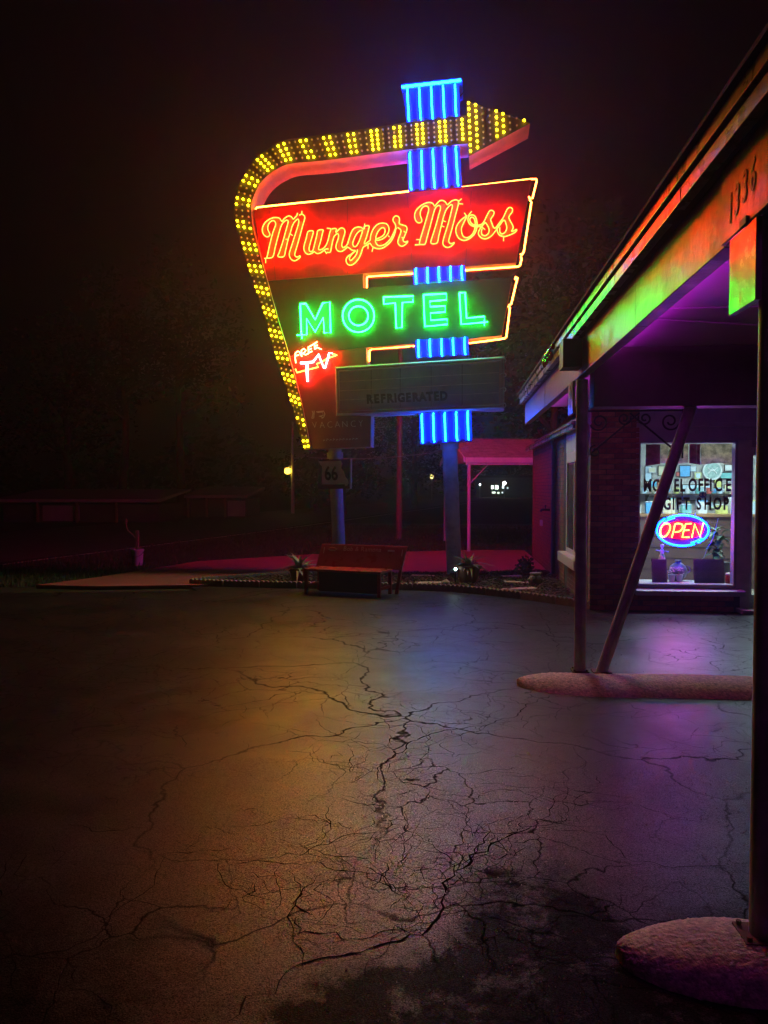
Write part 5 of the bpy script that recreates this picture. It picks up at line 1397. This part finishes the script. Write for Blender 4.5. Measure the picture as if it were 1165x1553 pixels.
b = MB(); b.tube([(.05, .05, 0), (.05, .05, ez - .15)], .042, 12); b.build('post', M_ppaint, pr, smooth=True)
b = MB(); b.tube([(.05, 4.05, 0), (.05, 4.05, ez - .02)], .042, 12); b.build('post', M_ppaint, pr, smooth=True)
b = MB(); b.tube([(.06, .06, ez - .62), (.52, .07, ez - .14)], .014, 8); b.build('brace', M_ppaint, pr)
b = MB(); b.hexa([(.04, .9, ez - .10), (.08, .9, ez - .10), (.08, 1.0, ez - .10), (.04, 1.0, ez - .10), (.04, .9, ez + .2), (.08, .9, ez + .2), (.08, 1.0, ez + .25), (.04, 1.0, ez + .25)]); b.build('gable_strut', M_ppaint, pr)

# ================================================================== LEFT SIDE: bucket, poles, sheds, trees
bk_ = thing('bucket', 'white plastic bucket holding an upright stake at the edge of the walk', 'bucket', (-6.55, 15.38, -.03))
M_bkt = mat('white_plastic', (.62, .58, .57), .4)
b = MB(); b.lathe([(.10, 0), (.125, .30), (.138, .30), (.138, .335), (.118, .335), (.115, .30), (.10, .25)], n=24); b.build('pail', M_bkt, bk_, smooth=True)
b = MB(); b.tube([(.13 * math.cos(a), -.13 * math.sin(a) - .01, .28 - .10 * math.sin(a)) for a in [math.pi * i / 12 for i in range(13)]], .005, 6); b.build('bail_handle', M_wire, bk_)
b = MB(); b.tube([(-.137, 0, .26), (0, -.137, .26), (.137, 0, .26), (0, .137, .26)], .004, 4, closed=True); b.build('wire_band', M_black, bk_)
b = MB(); b.box((-.030, -.03, .20), (.030, .03, .72)); b.build('stake', M_wood, bk_, bevel=.006)
b = MB(); b.tube([(-.02, 0, .56), (-.10, -.01, .64), (-.19, -.02, .72)], .018, 8, r1=.012); b.tube([(-.19, -.02, .72), (-.22, -.02, .82), (-.225, -.02, .88)], .011, 8); b.build('branch', M_wood, bk_, smooth=True)
b = MB(); b.lathe([(.004, .86), (.026, .88), (.03, .93), (.018, .965), (.004, .97)], (-.225, -.02, 0), 10); b.build('finial', M_wood, bk_, smooth=True)

def pole(name, label, cat, x, y, h, r, lean=0., m=None, z0=-.03, arm=None):
    t = thing(name, label, cat, (x, y, z0))
    b = MB(); b.tube([(0, 0, 0), (lean * h, 0, h)], r, 12, r1=r * .8); b.build('pole', m or M_wood, t, smooth=True)
    return t
up = pole('utility_pole', 'brown wooden utility pole standing behind the sign', 'utility pole', -1.71, 23.55, 6.9, .095, .008)
b = MB(); b.box((-.5, -.04, 6.2), (.6, .04, 6.28)); b.build('crossarm', M_wood, up)
for x in (-.4, 0.1, .5):
    b = MB(); b.lathe([(.02, 6.281), (.035, 6.30), (.03, 6.35), (.012, 6.37)], (x, 0, 0), 10); b.build('insulator', M_steel, up)
# service cable strung low behind the sign
b = MB(); a, c = on_y(470, 694, 23.3), on_y(672, 684, 23.3)
b.tube([(lerp(a.x, c.x, t), lerp(a.y, c.y, t), lerp(a.z, c.z, t) - .12 * math.sin(math.pi * t)) for t in [i / 16 for i in range(17)]], .014, 6)
tag(b.build('overhead_cable', mat('grey_cable', (.3, .3, .32), .5)), 'grey cable strung low behind the sign poles', 'cable')
# street lamp with a warm glow, far left of the sign
LP = on_y(444, 750, 46); lh = on_y(444, 640, 46).z - (-.03)
sl = pole('street_lamp', 'distant pole with a glowing yellow lamp left of the sign', 'street lamp', LP.x, 46, lh, .11, 0., M_steel)
lz = on_y(437, 715, 46)
b = MB(); b.tube([(0, 0, lz.z + .35), ((lz.x - LP.x) * .6, -.1, lz.z + .38), (lz.x - LP.x, -.12, lz.z + .2)], .03, 8); b.build('arm', M_steel, sl)
b = MB(); b.lathe([(.03, .16), (.15, .2), (.2, .0), (.15, -.13), (.05, -.16)], (lz.x - LP.x, -.12, lz.z + .03), 14); b.build('lamp_globe', neon('sodium_lamp', (7, 4.6, .35)), sl, smooth=True)
# far lamps
for px, py, Y, r, L, lab in ((655, 723, 95, .24, (6, 5.2, 1.2), 'tiny yellow lamp far off just left of the right sign pole'), (765, 733, 110, .26, (15, 17, 16), 'bright white lamp highest of the far lights under the porch'),
        (668, 776, 62, .17, (13, 15, 14), 'low white lamp near the ground left of the right sign pole'), (691, 760, 66, .11, (10, 12, 12), 'small white lamp just right of the right sign pole'), (619, 725.5, 120, .12, (3, 3.2, 3.2), 'faint small lamp far off beside the brown pole'), (728, 735, 110, .14, (6, 7.5, 8), 'small white lamp right of the thin porch post')):
    q = on_y(px, py, Y); t = thing('far_lamp', lab, 'lamp', (q.x, Y, -.03), 0, 'lights far behind the motel')
    b = MB(); b.tube([(0, .1, 0), (0, .1, q.z + .25)], .05, 6); b.build('pole', M_steel, t)
    b = MB(); b.tube([(0, .1, q.z + .25), (0, -.05, q.z + .2)], .03, 6); b.build('arm', M_steel, t)
    b = MB(); b.lathe([(r * .2, r), (r * .8, r * .6), (r, 0), (r * .7, -r * .6), (r * .2, -r * .9)], (0, -.05, q.z + .03), 10); b.build('lamp_head', neon('far_lamp_%d' % int(px), L), t, smooth=True)
# filling station far behind with lit windows
a, c = on_y(742, 752, 118), on_y(790, 736, 118)
fsn = thing('far_shop', 'low shop far off with small lit windows, seen under the porch roof', 'building', ((a.x + c.x) / 2, 118, -.03))
hw = (c.x - a.x) / 2 + 2
b = MB(); b.box((-hw, 0, 0), (hw, 6, 3.0)); b.build('wall', mat('far_wall', (.2, .2, .2), .8, noise=(.6, .2)), fsn)
b = MB(); b.box((-hw - .3, -.6, 3.001), (hw + .3, 6.3, 3.3)); b.build('roof', M_roofing, fsn)
rr = random.Random(15)
for px, py, w_, h_, L in ((747, 739, .35, .5, (4, 5, 4)), (753.5, 739, .45, .55, (5, 6.5, 5)), (763, 738.5, .25, .4, (3, 4, 4)), (749, 747, .5, .25, (2.2, 2.8, 2.2)), (756, 747.5, .3, .25, (2, 2.6, 2.0)), (762, 747, .2, .2, (1.6, 2, 2)), (770, 740, .2, .25, (1, 1.4, 1.4))):
    q = on_y(px, py, 117.9); x = q.x - fsn.location.x; z = q.z + .03
    b = MB(); b.box((x - w_ / 2, -.06, z - h_ / 2), (x + w_ / 2, -.002, z + h_ / 2)); b.build('lit_window', neon('far_window_%d' % int(px), L), fsn)
# parked car beneath a lamp right of the post
q = on_y(730, 752, 100)
# long low sheds on the far side of the road
M_shed = mat('weathered_shed_boards', (.07, .065, .055), .8, noise=(1.2, .4)); M_tin = mat('tin_roof_edge', (.34, .32, .30), .5, noise=(2, .2))
def shed(label, px0, px1, pyt, pyb, Y):
    a, c = on_y(px0, pyb, Y), on_y(px1, pyt, Y); h_ = c.z + .03; w_ = c.x - a.x
    t = thing('long_shed', label, 'shed', ((a.x + c.x) / 2, Y, -.03), R(2))
    b = MB(); b.box((-w_ / 2, 0, 0), (w_ / 2, 3.5, h_ - .22)); b.build('wall', M_shed, t)
    b = MB(); b.hexa([(-w_ / 2 - .2, -.5, h_ - .14), (w_ / 2 + .2, -.5, h_ - .14), (w_ / 2 + .2, 4, h_ + .35), (-w_ / 2 - .2, 4, h_ + .35), (-w_ / 2 - .2, -.5, h_), (w_ / 2 + .2, -.5, h_), (w_ / 2 + .2, 4, h_ + .45), (-w_ / 2 - .2, 4, h_ + .45)]); b.build('roof', M_tin, t)
    n = max(3, int(w_ / 1.5)); rr = random.Random(int(px1))
    for k in range(n):
        x = -w_ / 2 + (k + .5) * w_ / n
        b = MB(); b.box((x - w_ / n * .47, -.03, .05), (x + w_ / n * .47, -.002, h_ - .3)); b.build('board_panel', [M_shed, M_wood, M_tin][rr.randrange(3)] if k % 3 else M_shed, t)
        b = MB(); b.box((x - w_ / n * .5 - .05, -.44, 0), (x - w_ / n * .5 + .05, -.34, h_ - .12)); b.build('post', M_wood, t)
    return t
shed('long dark shed with pale roof edge across the road at the far left', 8, 240, 757, 812, 34)
shed('shorter dark shed with pale roof edge right of the long one across the road', 290, 372, 751, 790, 40)

def tree(label, x, y, h, cr, seed, trunk_r=.16, leaves=2600, base=.32, ls=.16, name='broadleaf_tree', m=None):
    rr = random.Random(seed); t = thing(name, label, 'tree', (x, y, -.04))
    tb = MB(); P = [(0, 0, 0)]; z = 0; ox = oy = 0
    while z < h * .8:
        z += h * .1; ox += rr.gauss(0, .06) * h * .1; oy += rr.gauss(0, .06) * h * .1; P.append((ox, oy, z))
    tb.tube(P, trunk_r, 10, r1=trunk_r * .3)
    clumps = []
    for k in range(13):
        f = rr.uniform(base, .8); i = min(len(P) - 1, int(f * h / (h * .1))); p = Vector(P[i]); a = rr.uniform(0, 6.28)
        e = p + Vector((math.cos(a), math.sin(a), rr.uniform(.3, .9))) * cr * rr.uniform(.45, .9)
        mid = p.lerp(e, .5) + Vector((rr.gauss(0, .1), rr.gauss(0, .1), .1 * cr))
        tb.tube([p, mid, e], trunk_r * .38, 7, r1=trunk_r * .08); clumps.append((e, cr * rr.uniform(.28, .5))); clumps.append((mid, cr * rr.uniform(.2, .35)))
    for k in range(8): clumps.append((Vector((rr.gauss(0, .3) * cr, rr.gauss(0, .3) * cr, h * rr.uniform(.65, .97))), cr * rr.uniform(.25, .45)))
    tb.build('trunk', M_bark, t, smooth=True)
    lb = MB()
    for k in range(leaves):
        c, r = rr.choice(clumps); d = Vector((rr.gauss(0, 1), rr.gauss(0, 1), rr.gauss(0, .8))); d = d.normalized() * r * rr.random() ** .45
        p = c + d; a = Vector((rr.gauss(0, 1), rr.gauss(0, 1), rr.gauss(0, .6))).normalized(); bb = a.orthogonal().normalized(); s_ = ls * rr.uniform(.6, 1.3)
        lb.add([p - a * s_, p + bb * s_ * .5, p + a * s_, p - bb * s_ * .5], [(0, 1, 2, 3)])
    lb.build('crown', m or M_leaf, t)
    return t
M_leaf = mat('tree_leaf', (.05, .06, .025), .7, noise=(.7, .5)); M_leaf2 = mat('tree_leaf_dark', (.03, .042, .02), .7, noise=(.7, .5))
tree('leafy tree behind the porch, its crown faintly lit above the porch roof', 3.3, 26, 8.4, 3.4, 1, .2, 5200)
tree('dark tree further right behind the brick wing', 7.8, 27, 10.5, 4.2, 2, .25, 5200)
tree('big dark tree rising behind the canopy eave', 5.2, 34, 13.5, 5.0, 5, .3, 6000, m=M_leaf2)
tree('dark bushy tree behind the lettered lower panel of the sign', -6.4, 44, 5.2, 2.6, 7, .2, 2600, .1, m=M_leaf2)
tree('low bushy tree beside the glowing street lamp', -9.6, 51, 3.6, 2.2, 8, .16, 2200, .1)
tree('tall thin dark tree at the left across the road', -17.8, 40, 13, 3.6, 9, .26, 3000, .45, m=M_leaf2)
tree('tall dark tree right of the thin one across the road', -15.2, 42, 14, 4.0, 10, .26, 3000, .45, m=M_leaf2)
tree('spreading dark tree behind the long shed', -25, 48, 12, 5.5, 11, .32, 3600, .3, m=M_leaf2)
tree('dark tree far behind the bench at mid distance', -3.2, 62, 9, 4.6, 12, .3, 3000, .2, m=M_leaf2)
tree('round dark tree behind the far shop', 9, 128, 12, 7, 13, .4, 2600, .15, .3, m=M_leaf2)
tree('wide dark tree left of the far shop', -6, 135, 13, 8, 14, .4, 2600, .15, .3, m=M_leaf2)
# far wood along the horizon: one dark mass
wb = MB(); rr = random.Random(77)
for k in range(9000):
    x = rr.uniform(-150, 150); hgt = 9 + 4 * math.sin(x * .09) + 3 * math.sin(x * .23 + 1); p = Vector((x, 165 + rr.uniform(-6, 10), rr.random() ** .8 * hgt))
    a = Vector((rr.gauss(0, 1), rr.gauss(0, 1), rr.gauss(0, .6))).normalized(); bb = a.orthogonal().normalized(); s_ = rr.uniform(.5, 1.1)
    wb.add([p - a * s_, p + bb * s_ * .6, p + a * s_, p - bb * s_ * .6], [(0, 1, 2, 3)])
tag(wb.build('far_wood', M_leaf2), 'dark wood along the horizon', 'wood', kind='stuff')
# rough grass beyond the walk
gb = MB(); rr = random.Random(8)
walk_poly = [(p.x, p.y) for p in walk] + [(-1.2, 13.9), (1.72, 14.6), (1.72, 19.2), (.4, 19.2)] + [(p.x, p.y) for p in walk_far]
while len(gb.f) < 15000:
    y = 11.8 + 20 * rr.random() ** 1.5; x = rr.uniform(-11 + (y - 12) * .05, 6)
    if inside((x, y), walk_poly) or inside((x, y), bed_pts) or (x > 1.5 and y < 18): continue
    if x < -9.4 + (y - 15) * .22: continue
    if y < 12.4 and x > -6.5: continue
    h_ = rr.uniform(.03, .075); a = rr.uniform(0, 3.14); w_ = .006 + .0006 * y
    gb.add([(x - w_ * math.cos(a), y - w_ * math.sin(a), -.03), (x + w_ * math.cos(a), y + w_ * math.sin(a), -.03), (x + rr.gauss(0, .025), y + rr.gauss(0, .025), h_)], [(0, 1, 2)])
tag(gb.build('grass', mat('grass_blade', (.04, .055, .018), .7, noise=(.5, .4))), 'short rough grass between the walk and the road', 'grass', kind='stuff')

# ================================================================== MIST
HAZE = True
if HAZE:
    hb = MB(); hb.box((-300, -70, -1.5), (300, 430, 30))
    hm = bpy.data.materials.new('mist'); hm.use_nodes = True; nt = hm.node_tree
    nt.nodes.remove(nt.nodes['Principled BSDF'])
    pv = nt.nodes.new('ShaderNodeVolumePrincipled'); pv.inputs['Color'].default_value = (.8, .8, .82, 1); pv.inputs['Density'].default_value = .0034
    pv.inputs['Anisotropy'].default_value = .82
    nt.links.new(pv.outputs[0], nt.nodes['Material Output'].inputs['Volume'])
    tag(hb.build('haze', hm), 'thin night mist glowing round the sign', 'haze', kind='stuff')
